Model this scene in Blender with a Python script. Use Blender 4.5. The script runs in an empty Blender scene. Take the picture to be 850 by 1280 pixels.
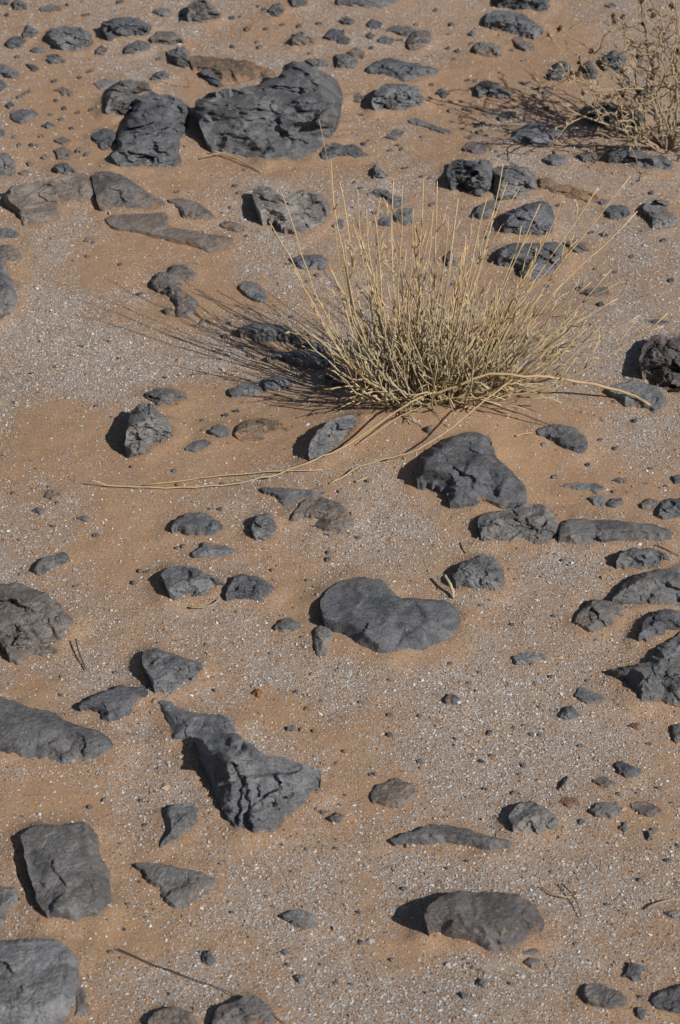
import bpy, math, random
import numpy as np
from mathutils import Vector
from mathutils.geometry import delaunay_2d_cdt

# ------------------------------------------------------------------ camera, sky, sun, exposure
S = bpy.context.scene
C = S.collection
PITCH = math.radians(35.0)
CAM_H = 1.6
TANV = 23.6 / 2 / 50.0
cd = bpy.data.cameras.new("camera")
cam = bpy.data.objects.new("camera", cd)
C.objects.link(cam)
cam.location = (0, 0, CAM_H)
cam.rotation_euler = (math.pi / 2 - PITCH, 0, 0)
cd.sensor_fit = 'VERTICAL'
cd.sensor_height = 23.6
cd.lens = 50.0
cd.clip_start = 0.05
cd.clip_end = 20000
cd.dof.use_dof = True
cd.dof.focus_distance = 2.75
cd.dof.aperture_fstop = 9.0
S.camera = cam

SUN_EL, SHADOW_AZ = math.radians(37.0), math.radians(42.0)
sun_travel = Vector((-math.cos(SHADOW_AZ) * math.cos(SUN_EL), math.sin(SHADOW_AZ) * math.cos(SUN_EL), -math.sin(SUN_EL)))
W = bpy.data.worlds.new("World")
S.world = W
W.use_nodes = True
wn = W.node_tree
sky = wn.nodes.new("ShaderNodeTexSky")
sky.sky_type = 'NISHITA'
sky.sun_disc = False
sky.sun_elevation = SUN_EL
sky.sun_rotation = math.atan2(-sun_travel.x, -sun_travel.y)
wn.links.new(sky.outputs[0], wn.nodes["Background"].inputs[0])
wn.nodes["Background"].inputs[1].default_value = 0.05
sl = bpy.data.lights.new("sun", 'SUN')
sl.energy = 5.0
sl.angle = math.radians(0.5)
sl.color = (1.0, 0.965, 0.91)
so = bpy.data.objects.new("sun", sl)
C.objects.link(so)
so.location = (2, -2, 4)
so.rotation_euler = sun_travel.to_track_quat('-Z', 'Y').to_euler()
S.view_settings.view_transform = 'Standard'
S.view_settings.look = 'None'
S.view_settings.gamma = 1
S.view_settings.use_curve_mapping = False
S.view_settings.exposure = -0.07
S.cycles.diffuse_bounces = 2

# ------------------------------------------------------------------ helpers
R = np.random.RandomState(11)
random.seed(5)
CP, SP = math.cos(PITCH), math.sin(PITCH)


def ray(px, py):
    """direction of the sight line through a point of the photograph (850x1280)"""
    u = (np.asarray(px, float) - 425) / 640 * TANV
    v = (640 - np.asarray(py, float)) / 640 * TANV
    return np.stack([u, CP + v * SP, -SP + v * CP], -1)


def on_plane(px, py, z=0.0):
    d = ray(px, py)
    t = (z - CAM_H) / d[..., 2]
    return d * t[..., None] + np.array([0, 0, CAM_H])


def hash2(ix, iy, seed):
    h = (ix.astype(np.int64) * 374761393 + iy.astype(np.int64) * 668265263 + seed * 1274126177) & 0x7fffffff
    h = ((h ^ (h >> 13)) * 1274126177) & 0x7fffffff
    h = (h ^ (h >> 16)) & 0xffffff
    return h / float(0xffffff)


def vnoise(x, y, seed=0):
    x0, y0 = np.floor(x), np.floor(y)
    fx, fy = x - x0, y - y0
    fx = fx * fx * fx * (fx * (fx * 6 - 15) + 10)
    fy = fy * fy * fy * (fy * (fy * 6 - 15) + 10)
    a, b = hash2(x0, y0, seed), hash2(x0 + 1, y0, seed)
    c, d = hash2(x0, y0 + 1, seed), hash2(x0 + 1, y0 + 1, seed)
    return ((a + (b - a) * fx) * (1 - fy) + (c + (d - c) * fx) * fy) * 2 - 1


def fbm(x, y, seed=0, octv=4, gain=0.5):
    s, a, t = 0, 1.0, 0
    ca, sa = math.cos(0.6), math.sin(0.6)
    for k in range(octv):
        s = s + a * vnoise(x, y, seed + k * 17)
        t += a
        a *= gain
        x, y = (ca * x - sa * y) * 2.03 + 5.1, (sa * x + ca * y) * 2.03 + 1.7
    return s / t


def sstep(a, b, x):
    t = np.clip((x - a) / (b - a), 0, 1)
    return t * t * (3 - 2 * t)


def mesh_obj(name, verts, faces, mat, smooth=True, parent=None, attrs=None):
    me = bpy.data.meshes.new(name)
    me.from_pydata([tuple(v) for v in verts], [], [tuple(f) for f in faces])
    me.update()
    if smooth:
        me.polygons.foreach_set("use_smooth", [True] * len(me.polygons))
    for k, arr in (attrs or {}).items():
        me.attributes.new(k, 'FLOAT', 'POINT').data.foreach_set("value", np.asarray(arr, np.float32))
    me.materials.append(mat)
    o = bpy.data.objects.new(name, me)
    C.objects.link(o)
    if parent is not None:
        o.parent = parent
    return o


def fast_mesh(name, V, F, mat, smooth, attrs=None):
    """numpy mesh: V (n,3), F (m,k)"""
    me = bpy.data.meshes.new(name)
    n, m, k = len(V), len(F), F.shape[1]
    me.vertices.add(n)
    me.vertices.foreach_set("co", V.astype(np.float32).ravel())
    me.loops.add(m * k)
    me.loops.foreach_set("vertex_index", F.astype(np.int32).ravel())
    me.polygons.add(m)
    me.polygons.foreach_set("loop_start", np.arange(0, m * k, k, dtype=np.int32))
    me.polygons.foreach_set("use_smooth", np.full(m, smooth, bool))
    me.update(calc_edges=True)
    for kk, arr in (attrs or {}).items():
        me.attributes.new(kk, 'FLOAT', 'POINT').data.foreach_set("value", arr.astype(np.float32))
    me.materials.append(mat)
    o = bpy.data.objects.new(name, me)
    C.objects.link(o)
    return o


def tag(o, label, cat, group=None, kind=None):
    o["label"] = label
    o["category"] = cat
    if group:
        o["group"] = group
    if kind:
        o["kind"] = kind


# ------------------------------------------------------------------ materials
class Nodes:
    def __init__(self, name):
        self.m = bpy.data.materials.new(name)
        self.m.use_nodes = True
        self.t = self.m.node_tree
        self.b = self.t.nodes["Principled BSDF"]
        self.geo = self.t.nodes.new("ShaderNodeNewGeometry")

    def n(self, kind, **kw):
        x = self.t.nodes.new(kind)
        for k, v in kw.items():
            setattr(x, k, v)
        return x

    def l(self, a, b):
        self.t.links.new(a, b)

    def noise(self, scale, detail=4, rough=0.55, dist=0.0, vec=None):
        x = self.n("ShaderNodeTexNoise")
        x.inputs["Scale"].default_value = scale
        x.inputs["Detail"].default_value = detail
        x.inputs["Roughness"].default_value = rough
        x.inputs["Distortion"].default_value = dist
        self.l(vec if vec is not None else self.geo.outputs["Position"], x.inputs["Vector"])
        return x.outputs["Fac"]

    def rampv(self, src, a, b, va=0.0, vb=1.0):
        x = self.n("ShaderNodeMapRange", interpolation_type='SMOOTHSTEP')
        self.l(src, x.inputs["Value"])
        x.inputs["From Min"].default_value = a
        x.inputs["From Max"].default_value = b
        x.inputs["To Min"].default_value = va
        x.inputs["To Max"].default_value = vb
        return x.outputs["Result"]

    def math(self, op, a, b):
        x = self.n("ShaderNodeMath", operation=op)
        for i, q in enumerate((a, b)):
            if isinstance(q, (int, float)):
                x.inputs[i].default_value = q
            else:
                self.l(q, x.inputs[i])
        return x.outputs[0]

    def mix(self, f, a, b, mode='MIX'):
        x = self.n("ShaderNodeMix", data_type='RGBA', blend_type=mode)
        for i, q in ((0, f), (6, a), (7, b)):
            if isinstance(q, (int, float)):
                x.inputs[i].default_value = q
            elif isinstance(q, tuple):
                x.inputs[i].default_value = (*q, 1)
            else:
                self.l(q, x.inputs[i])
        return x.outputs[2]

    def attr(self, name):
        x = self.n("ShaderNodeAttribute", attribute_name=name)
        return x.outputs["Fac"]

    def bump(self, h, strength, dist, prev=None):
        x = self.n("ShaderNodeBump")
        x.inputs["Strength"].default_value = strength
        x.inputs["Distance"].default_value = dist
        self.l(h, x.inputs["Height"])
        if prev is not None:
            self.l(prev, x.inputs["Normal"])
        return x.outputs["Normal"]

    def done(self, col, rough=0.85, spec=0.3, normal=None):
        self.l(col, self.b.inputs["Base Color"])
        if isinstance(rough, float):
            self.b.inputs["Roughness"].default_value = rough
        else:
            self.l(rough, self.b.inputs["Roughness"])
        self.b.inputs["Specular IOR Level"].default_value = spec
        if normal is not None:
            self.l(normal, self.b.inputs["Normal"])
        return self.m


def rock_mat(name, dark, light, dust=0.35, dustc=(0.30, 0.185, 0.115), streak=(0.17, 0.16, 0.15)):
    q = Nodes(name)
    big = q.noise(26, 5, 0.6, 0.6)
    fine = q.noise(420, 4, 0.7)
    med = q.noise(110, 6, 0.65, 0.8)
    col = q.mix(q.rampv(big, 0.40, 0.60), tuple(c * 0.82 for c in dark), tuple(c * 1.08 for c in light))
    col = q.mix(q.rampv(q.noise(55, 6, 0.7, 1.5), 0.56, 0.66, 0, 0.5), col, tuple(c * 1.55 for c in light))
    col = q.mix(q.rampv(med, 0.55, 0.72, 0, 0.55), col, streak)
    col = q.mix(q.rampv(fine, 0.3, 0.75, 0.0, 0.35), col, tuple(c * 1.9 for c in light))
    col = q.mix(q.rampv(fine, 0.25, 0.42, 0.45, 0.0), col, tuple(c * 0.35 for c in dark))
    oi = q.n("ShaderNodeObjectInfo")
    tint = q.n("ShaderNodeValToRGB")
    te = tint.color_ramp.elements
    te[0].color, te[1].color = (0.78, 0.78, 0.82, 1), (1.26, 1.15, 1.04, 1)
    e_ = te.new(0.35)
    e_.color = (0.98, 0.99, 1.02, 1)
    e_ = te.new(0.7)
    e_.color = (1.10, 1.06, 1.01, 1)
    q.l(oi.outputs["Random"], tint.inputs[0])
    col = q.mix(1.0, col, tint.outputs[0], 'MULTIPLY')
    up = q.n("ShaderNodeSeparateXYZ")
    q.l(q.geo.outputs["Normal"], up.inputs[0])
    film = q.math('MULTIPLY', q.rampv(up.outputs["Z"], 0.55, 0.95), q.rampv(q.noise(34, 6, 0.7, 1.0), 0.45, 0.70, 0.0, 0.40))
    col = q.mix(film, col, (0.205, 0.168, 0.138))
    # blown sand caught in hollows and on ledges
    dn = q.noise(60, 5, 0.62, 1.2)
    low = q.attr("dust")
    dm = q.rampv(q.math('ADD', dn, low), 0.765 - dust * 0.35, 0.88 - dust * 0.35, 0, 0.85)
    col = q.mix(dm, col, dustc)
    h1 = q.noise(170, 8, 0.68, 0.4)
    v = q.n("ShaderNodeTexVoronoi", feature='DISTANCE_TO_EDGE')
    v.inputs["Scale"].default_value = 38
    warp = q.n("ShaderNodeVectorMath", operation='MULTIPLY_ADD')
    wn_ = q.n("ShaderNodeTexNoise")
    wn_.inputs["Scale"].default_value = 45
    wn_.inputs["Detail"].default_value = 5
    q.l(q.geo.outputs["Position"], wn_.inputs["Vector"])
    q.l(wn_.outputs["Color"], warp.inputs[0])
    warp.inputs[1].default_value = (0.035, 0.035, 0.035)
    q.l(q.geo.outputs["Position"], warp.inputs[2])
    q.l(warp.outputs[0], v.inputs["Vector"])
    crack = q.rampv(v.outputs["Distance"], 0.0, 0.05)
    nrm = q.bump(h1, 0.95, 0.006)
    nrm = q.bump(crack, 0.35, 0.0015, nrm)
    nrm = q.bump(fine, 0.7, 0.0011, nrm)
    return q.done(col, q.rampv(med, 0.3, 0.7, 0.62, 0.85), 0.35, nrm)


ROCK = {
    'g': rock_mat("grey_rock", (0.102, 0.106, 0.114), (0.170, 0.174, 0.183), 0.32),
    'd': rock_mat("dark_rock", (0.080, 0.083, 0.090), (0.141, 0.144, 0.152), 0.25),
    'p': rock_mat("pale_grey_rock", (0.130, 0.131, 0.136), (0.202, 0.202, 0.206), 0.36),
    'b': rock_mat("brown_grey_rock", (0.112, 0.103, 0.098), (0.177, 0.162, 0.152), 0.5),
    'x': rock_mat("rusty_dark_rock", (0.085, 0.072, 0.070), (0.150, 0.125, 0.115), 0.3),
    't': rock_mat("tan_rock", (0.15, 0.108, 0.075), (0.22, 0.16, 0.108), 0.7),
    'o': rock_mat("orange_stone", (0.34, 0.15, 0.05), (0.42, 0.21, 0.08), 0.2),
    'r': rock_mat("reddish_stone", (0.15, 0.085, 0.065), (0.21, 0.125, 0.09), 0.4),
    'w': rock_mat("pale_stone", (0.22, 0.19, 0.15), (0.32, 0.28, 0.23), 0.4),
}


def ground_mat():
    q = Nodes("desert_sand")
    g = q.attr("gravel")
    s1 = q.noise(6, 5, 0.6)
    col = q.mix(q.rampv(s1, 0.3, 0.7), (0.352, 0.222, 0.126), (0.418, 0.280, 0.172))
    f = q.noise(900, 3, 0.7)
    col = q.mix(q.rampv(f, 0.32, 0.7), (0.27, 0.162, 0.098), col)
    m = q.noise(240, 4, 0.65)
    col = q.mix(q.rampv(m, 0.52, 0.72, 0, 0.35), col, (0.46, 0.31, 0.20))
    col = q.mix(q.rampv(g, 0.35, 0.95, 0, 0.45), col, (0.335, 0.295, 0.255))
    # fine grains, one tone per cell
    vo = q.n("ShaderNodeTexVoronoi")
    vo.inputs["Scale"].default_value = 640
    q.l(q.geo.outputs["Position"], vo.inputs["Vector"])
    sep = q.n("ShaderNodeSeparateColor")
    q.l(vo.outputs["Color"], sep.inputs[0])
    ramp = q.n("ShaderNodeValToRGB")
    cr = ramp.color_ramp
    cr.interpolation = 'CONSTANT'
    cols = [(0.0, (0.11, 0.085, 0.07)), (0.08, (0.29, 0.175, 0.105)), (0.28, (0.42, 0.275, 0.18)), (0.46, (0.31, 0.305, 0.30)),
            (0.70, (0.41, 0.405, 0.40)), (0.92, (0.55, 0.54, 0.535))]
    cr.elements[0].position, cr.elements[0].color = 0, (*cols[0][1], 1)
    cr.elements[1].position, cr.elements[1].color = cols[1][0], (*cols[1][1], 1)
    for p, c in cols[2:]:
        e = cr.elements.new(p)
        e.color = (*c, 1)
    q.l(sep.outputs[0], ramp.inputs[0])
    pick = q.math('LESS_THAN', sep.outputs[1], q.rampv(g, 0.05, 0.8, 0.22, 0.95))
    round_ = q.rampv(vo.outputs["Distance"], 0.42, 0.62, 1, 0)
    pm = q.math('MULTIPLY', pick, round_)
    col = q.mix(pm, col, ramp.outputs[0])
    hgt = q.math('MULTIPLY', pm, q.rampv(vo.outputs["Distance"], 0.0, 0.6, 1, 0))
    nrm = q.bump(m, 0.35, 0.002)
    nrm = q.bump(f, 0.45, 0.0009, nrm)
    nrm = q.bump(hgt, 0.8, 0.0012, nrm)
    return q.done(col, 0.95, 0.12, nrm)


def gravel_mat():
    q = Nodes("gravel_grains")
    ramp = q.n("ShaderNodeValToRGB")
    cr = ramp.color_ramp
    cr.interpolation = 'CONSTANT'
    cols = [(0.0, (0.055, 0.052, 0.052)), (0.05, (0.13, 0.10, 0.085)), (0.11, (0.31, 0.18, 0.10)), (0.24, (0.43, 0.30, 0.195)),
            (0.34, (0.31, 0.31, 0.31)), (0.52, (0.44, 0.445, 0.445)), (0.82, (0.60, 0.60, 0.595)), (0.975, (0.42, 0.20, 0.07))]
    cr.elements[0].position, cr.elements[0].color = 0, (*cols[0][1], 1)
    cr.elements[1].position, cr.elements[1].color = cols[1][0], (*cols[1][1], 1)
    for p, c in cols[2:]:
        e = cr.elements.new(p)
        e.color = (*c, 1)
    q.l(q.attr("tone"), ramp.inputs[0])
    f = q.noise(1500, 2, 0.6)
    col = q.mix(q.rampv(f, 0.3, 0.7, 0.35, 0.0), ramp.outputs[0], (0.28, 0.19, 0.13))
    return q.done(col, 0.7, 0.35)


def straw_mat(name, base, tip, stain):
    q = Nodes(name)
    t = q.attr("along")
    v = q.attr("tone")
    col = q.mix(q.rampv(t, 0.15, 0.8), base, tip)
    n = q.noise(140, 4, 0.6)
    col = q.mix(q.rampv(n, 0.5, 0.75, 0, 0.7), col, stain)
    col = q.mix(q.rampv(v, 0, 1, 0.0, 0.38), col, tuple(c * 0.55 for c in tip))
    nb = q.noise(700, 3, 0.6)
    return q.done(col, 0.75, 0.25, q.bump(nb, 0.4, 0.0006))


M_STRAW = straw_mat("dry_straw", (0.46, 0.35, 0.205), (0.60, 0.43, 0.225), (0.27, 0.20, 0.115))
M_GREY = straw_mat("grey_green_stem", (0.42, 0.355, 0.235), (0.47, 0.385, 0.24), (0.22, 0.18, 0.115))
M_PALE = straw_mat("pale_branch", (0.33, 0.25, 0.16), (0.37, 0.28, 0.18), (0.19, 0.13, 0.08))
M_STALK = straw_mat("bleached_stalk", (0.44, 0.31, 0.17), (0.50, 0.37, 0.21), (0.30, 0.19, 0.10))
M_TWIG = straw_mat("dark_twig", (0.10, 0.065, 0.045), (0.14, 0.095, 0.065), (0.06, 0.04, 0.03))
_q = Nodes("seed_head_brown")
M_SEED = _q.done(_q.mix(_q.rampv(_q.noise(300, 4), 0.3, 0.7), (0.055, 0.032, 0.02), (0.15, 0.09, 0.055)), 0.9, 0.15,
                 _q.bump(_q.noise(500, 4), 0.8, 0.002))
M_BRACT = straw_mat("dry_bract", (0.22, 0.17, 0.10), (0.30, 0.24, 0.14), (0.15, 0.12, 0.07))

# ------------------------------------------------------------------ ground form
BUSH = on_plane(540, 516)
SHRUB = on_plane(828, 195)


def base_height(x, y):
    fade = np.exp(-np.maximum(np.hypot(x, y - 2.6) - 2.5, 0) / 3.0)
    z = 0.010 * fbm(x / 0.55, y / 0.55, 3, 3) + 0.0035 * fbm(x / 0.14, y / 0.14, 41, 3)
    z = z + 0.032 * np.exp(-(((x - BUSH[0]) / 0.15) ** 2 + ((y - BUSH[1] + 0.03) / 0.13) ** 2))
    z = z + 0.014 * np.exp(-(((x - SHRUB[0]) / 0.17) ** 2 + ((y - SHRUB[1]) / 0.13) ** 2))
    far = 1 - fade
    return z * (0.25 + 0.75 * fade) + far * (0.5 * fbm(x / 40, y / 40, 90, 3) * np.clip(np.hypot(x, y) / 60, 0, 1))


def bh(x, y):
    return float(base_height(np.array([x], float), np.array([y], float))[0])


def on_ground(px, py):
    p = on_plane(px, py)
    for _ in range(3):
        p = on_plane(px, py, np.asarray(bh(p[0], p[1])))
    return p


# ------------------------------------------------------------------ rocks
TILES = {1: (0, 0), 2: (425, 0), 3: (0, 200), 4: (425, 200), 5: (0, 400), 6: (425, 400), 7: (0, 600), 8: (425, 600),
         9: (0, 800), 10: (425, 800), 11: (0, 1040), 12: (425, 1040)}
ROCKS = []      # dicts used for sand aprons and labels


def parse(tile, s):
    ox, oy = TILES[tile]
    return np.array([[float(a) / 2 + ox, float(b) / 2 + oy] for a, b in (p.split(",") for p in s.split())])


def rock(tile, outline, h, mat='g', label=None, key=None, steep=None, tilt=None, rough=1.0, back=None, name=None, sh=None, lslope=1.5):
    P = parse(tile, outline)
    # enforce one turning direction
    if np.sum(P[:, 0] * np.roll(P[:, 1], -1) - np.roll(P[:, 0], -1) * P[:, 1]) > 0:
        P = P[::-1]
    seed = 100 + 7 * len(ROCKS)
    rs = np.random.RandomState(seed)
    c = P.mean(0)
    bb = P.max(0) - P.min(0)
    g0 = on_plane(P[:, 0] * 0.8 + c[0] * 0.2, P[:, 1] * 0.8 + c[1] * 0.2)
    zg = float(np.percentile(base_height(g0[:, 0], g0[:, 1]), 65)) + 0.001
    mpp = np.linalg.norm(on_plane(c[0] + 1, c[1], zg) - on_plane(c[0], c[1], zg))     # metres per photo pixel here
    dv = ray(c[0], c[1])
    dep = math.atan2(-dv[2], math.hypot(dv[0], dv[1]))
    size = max(bb) * mpp
    H = h * mpp / math.cos(dep)
    # resample the outline with a rough edge
    step = max(1.15, max(bb) / 75.0) if max(bb) > 30 else 0.75
    Q = np.vstack([P, P[:1]])
    seg = np.linalg.norm(np.diff(Q, axis=0), axis=1)
    L = np.concatenate([[0], np.cumsum(seg)])
    N = max(16, int(L[-1] / step))
    s = np.linspace(0, L[-1], N, endpoint=False)
    B = np.stack([np.interp(s, L, Q[:, i]) for i in (0, 1)], -1)
    k = max(1, int(round(2.2 / step)))
    for _ in range(2 if max(bb) > 60 else 1 if max(bb) > 30 else 0):   # take off the polygon's corners a little
        B = (np.roll(B, k, 0) + 2 * B + np.roll(B, -k, 0)) / 4
    tg = np.roll(B, -1, 0) - np.roll(B, 1, 0)
    tg /= np.linalg.norm(tg, axis=1)[:, None] + 1e-9
    nrm = np.stack([-tg[:, 1], tg[:, 0]], -1)
    if np.mean(np.sum(nrm * (B - c), 1)) < 0:
        nrm = -nrm
    wob = fbm(B[:, 0] / 9.0, B[:, 1] / 9.0, seed, 3, 0.6) * min(2.6, 0.045 * max(bb) + 0.4) * rough
    B = B + nrm * (wob + 0.35)[:, None]
    G = on_plane(B[:, 0], B[:, 1], np.full(N, zg))[:, :2]
    # interior points
    sp = step * mpp * 1.05
    lo, hi = G.min(0), G.max(0)
    sy = sp * 1.25
    gx, gy = np.meshgrid(np.arange(lo[0], hi[0], sp), np.arange(lo[1], hi[1], sy))
    I = np.stack([gx.ravel(), gy.ravel()], -1)
    I += (rs.rand(*I.shape) - 0.5) * np.array([sp, sy]) * 0.7
    E0, E1 = G, np.roll(G, -1, 0)
    cross = ((E0[None, :, 1] > I[:, None, 1]) != (E1[None, :, 1] > I[:, None, 1]))
    xin = (E1[None, :, 0] - E0[None, :, 0]) * (I[:, None, 1] - E0[None, :, 1]) / (E1[None, :, 1] - E0[None, :, 1] + 1e-12) + E0[None, :, 0]
    inside = (np.sum(cross & (I[:, None, 0] < xin), 1) % 2) == 1
    I = I[inside]
    d = np.sqrt(((I[:, None, :] - G[None]) ** 2).sum(2)) if len(I) else np.zeros((0, N))
    if len(I):
        I = I[d.min(1) > 0.5 * sp]
    pts = [Vector(p) for p in np.vstack([G, I])]
    edges = [(i, (i + 1) % N) for i in range(N)]
    ov, oe, of, *_ = delaunay_2d_cdt(pts, edges, [], 1, 1e-7)
    V2 = np.array([tuple(v) for v in ov])
    F = [list(f) for f in of]
    # outward normals of the outline on the ground, and how much each bit of edge faces the viewer
    tg = np.roll(G, -1, 0) - np.roll(G, 1, 0)
    tg /= np.linalg.norm(tg, axis=1)[:, None] + 1e-12
    ng = np.stack([-tg[:, 1], tg[:, 0]], -1)
    gc = G.mean(0)
    if np.mean(np.sum(ng * (G - gc), 1)) < 0:
        ng = -ng
    kk = max(1, N // 30)
    for _ in range(3):
        ng = (np.roll(ng, kk, 0) + ng + np.roll(ng, -kk, 0))
        ng /= np.linalg.norm(ng, axis=1)[:, None] + 1e-12
    tc = -gc / np.linalg.norm(gc)
    nf = ng @ tc
    st = steep if steep is not None else rs.uniform(0.6, 0.86)
    hb = (back if back is not None else rs.uniform(0.45, 0.75)) * H
    front = sstep(-0.1, 0.75, nf)
    # the flank turned from the sun stands up steeply (undercut), as high as the width of its shadow asks for
    zl = (sh if sh is not None else 0.42 * h) / 0.95 * mpp
    H = max(H, 1.05 * zl)
    hb = max(hb, 0.75 * zl)
    left = sstep(0.0, 0.7, -ng[:, 0]) * (1 - sstep(0.35, 0.9, nf))
    right = 0.3 * hb * sstep(0.2, 0.8, ng[:, 0]) * (1 - sstep(0.0, 0.5, nf))
    edge_n = 1 + 0.35 * fbm(np.arange(N) * step / 14.0, np.zeros(N) + seed, seed + 2, 3)
    z0 = np.maximum(np.maximum(hb * sstep(0.05, 0.85, -nf), right), zl * left) * edge_n
    sl_ = st + (1.2 - st) * sstep(0.0, 0.45, -ng[:, 0])          # lower left faces break off sharply
    slope = front * math.tan(dep) * sl_ + (1 - front) * lslope
    dist = np.sqrt(((V2[:, None, :] - G[None]) ** 2).sum(2))
    zc = (z0[None] + slope[None] * dist).min(1)
    # top: a few chiselled planes
    ext = np.maximum(G.max(0) - G.min(0), 1e-4)
    rel = (V2 - gc) / ext
    tx, ty = tilt if tilt is not None else (rs.uniform(-0.35, 0.35), rs.uniform(-0.5, 0.15))
    top = H * (1 + tx * rel[:, 0] + ty * rel[:, 1])
    warp = 0.12 * np.stack([fbm(V2[:, 0] / (size * .3), V2[:, 1] / (size * .3), seed + 3, 3), fbm(V2[:, 0] / (size * .3), V2[:, 1] / (size * .3), seed + 5, 3)], -1)
    relw = rel + warp
    for _ in range(rs.randint(4, 8)):
        a = rs.uniform(0, 2 * math.pi)
        g_ = rs.uniform(0.5, 1.5)
        top = np.minimum(top, H * (rs.uniform(1.0, 1.35) - g_ * (np.cos(a) * relw[:, 0] + np.sin(a) * relw[:, 1])))
    kq = 0.05 * H + 1e-6
    hh = np.clip(0.5 + 0.5 * (top - zc) / kq, 0, 1)
    z = top * (1 - hh) + zc * hh - kq * hh * (1 - hh)
    u, v = V2[:, 0] / size, V2[:, 1] / size
    edge = np.clip(dist.min(1) / (0.10 * size), 0, 1)
    am = (0.30 * H + 0.05 * size) * rough
    n1 = fbm(u * 4.2, v * 3.2, seed + 11, 5, 0.55)
    wu = u + 0.06 * fbm(u * 6, v * 6, seed + 13, 3)
    wv = v * 0.8 + 0.06 * fbm(u * 6 + 7, v * 6, seed + 15, 3)
    fac = 0
    for cells, wgt in ((9, 0.30), (34, 0.17), (110, 0.07)):           # broken facets: each cell is a little tilted plane of its own
        lo_, hi_ = np.array([wu.min(), wv.min()]), np.array([wu.max(), wv.max()])
        sd = lo_ + rs.rand(cells, 2) * (hi_ - lo_)
        gr = rs.normal(0, 1.0, (cells, 2)) * math.sqrt(cells) * 0.75
        of_ = rs.uniform(-0.6, 0.6, cells)
        dd = (wu[:, None] - sd[None, :, 0]) ** 2 + (wv[:, None] - sd[None, :, 1]) ** 2
        wg = np.exp(-(dd - dd.min(1)[:, None]) * cells * 30.0)
        wg /= wg.sum(1)[:, None]
        pl = of_[None] + gr[None, :, 0] * (wu[:, None] - sd[None, :, 0]) + gr[None, :, 1] * (wv[:, None] - sd[None, :, 1])
        fac = fac + wgt * (wg * pl).sum(1)
    z = z + am * edge * (0.13 * n1 + fac - 0.05)
    z = z + am * edge * 0.09 * fbm(u * 18, v * 14, seed + 71, 4, 0.65)
    crk = np.abs(fbm(u * 3.1 + 2, v * 3.1, seed + 91, 4, 0.5))
    z = z - am * edge * 0.16 * np.clip(1 - crk / 0.035, 0, 1) * sstep(0.0, 0.3, fbm(u * 2.2, v * 2.2, seed + 95, 2))
    z = np.maximum(z, 0.0)
    bmask = dist.min(1) < 1e-6
    # lift every point along its own sight line to its height (gives the rock its real place and bulk)
    t = 1 - z / (CAM_H - zg)
    X = np.stack([V2[:, 0] * t, V2[:, 1] * t, zg + z], -1)
    n = len(X)
    # skirt: from the outline straight down into the sand, closed below
    bi = np.array([int(np.argmin(((V2 - g) ** 2).sum(1))) for g in G])
    _, keep = np.unique(bi, return_index=True)
    bi = bi[np.sort(keep)]
    low = X[bi].copy()
    zz = np.maximum(low[:, 2] - zg, 0)
    low[:, :2] -= (ng[np.sort(keep)] * (0.30 * zz)[:, None])
    low[:, 2] = zg - 0.018
    A = 0
    for i in range(len(bi)):
        j = (i + 1) % len(bi)
        A += V2[bi[i], 0] * V2[bi[j], 1] - V2[bi[j], 0] * V2[bi[i], 1]
    order = list(range(len(bi)))
    ccw = A > 0
    for i in order:
        j = (i + 1) % len(bi)
        F.append([bi[i], n + i, n + j, bi[j]] if ccw else [bi[j], n + j, n + i, bi[i]])
    F.append([n + i for i in (order[::-1] if ccw else order)])
    # all top faces upward
    for f in F[:len(of)]:
        a, b, c3 = V2[f[0]], V2[f[1]], V2[f[2]]
        if (b[0] - a[0]) * (c3[1] - a[1]) - (b[1] - a[1]) * (c3[0] - a[0]) < 0:
            f.reverse()
    dusty = np.concatenate([0.16 * np.exp(-z / 0.006) + 0.10 * np.clip(-n1, 0, 1) - 0.02, np.full(len(low), 0.1)])
    px = max(bb)
    nm = name or ("boulder" if px > 105 else "rock" if px > 42 else "stone" if px > 15 else "pebble")
    o = mesh_obj(nm, np.vstack([X, low]) - np.array([gc[0], gc[1], zg]), F, ROCK[mat], True, None, {"dust": dusty})
    o.location = (gc[0], gc[1], zg)
    me = o.data
    me.set_sharp_from_angle(angle=math.radians(32))
    foot = X[:, :2]
    fc = foot.mean(0)
    ROCKS.append(dict(o=o, c=c, bb=bb, px=px, h=h, mat=mat, label=label, key=key, name=nm, G=np.vstack([X[bi][:, :2]]), H=H, size=size))
    return o


# outlines read off the photograph; each becomes a rock of its own on the ground, h = its height (photo pixels)
# ---- upper left
rock(1, "490,250 520,236 560,222 600,222 640,212 700,190 710,160 735,150 780,165 830,190 850,212 856,240 852,290 840,312 820,348 800,380 770,396 730,412 690,420 650,410 620,390 580,382 550,374 530,370 512,345 500,310 490,280", 46, 'd',
     "largest dark boulder with a cracked ledged front, at the upper left", 'big', steep=0.62, tilt=(0.0, -0.25), back=0.7, sh=22, rough=0.85)
rock(1, "352,238 375,228 410,238 450,245 472,270 470,310 447,350 445,380 455,410 455,430 420,425 380,420 345,425 310,420 285,402 275,385 300,367 292,350 300,330 318,302 335,270", 26, 'd',
     "broad rough dark outcrop lying just left of the largest boulder", 'outcrop', steep=0.5, tilt=(0.2, -0.4), back=0.9, rough=0.8)
rock(1, "262,240 275,215 300,202 345,200 368,210 380,226 352,240 332,275 312,303 285,295 265,280", 22, 'd',
     "rounded dark lump touching the top left of the rough outcrop", None)
rock(1, "230,340 255,322 285,325 296,348 285,370 265,378 245,362", 8, 'd')
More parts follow.
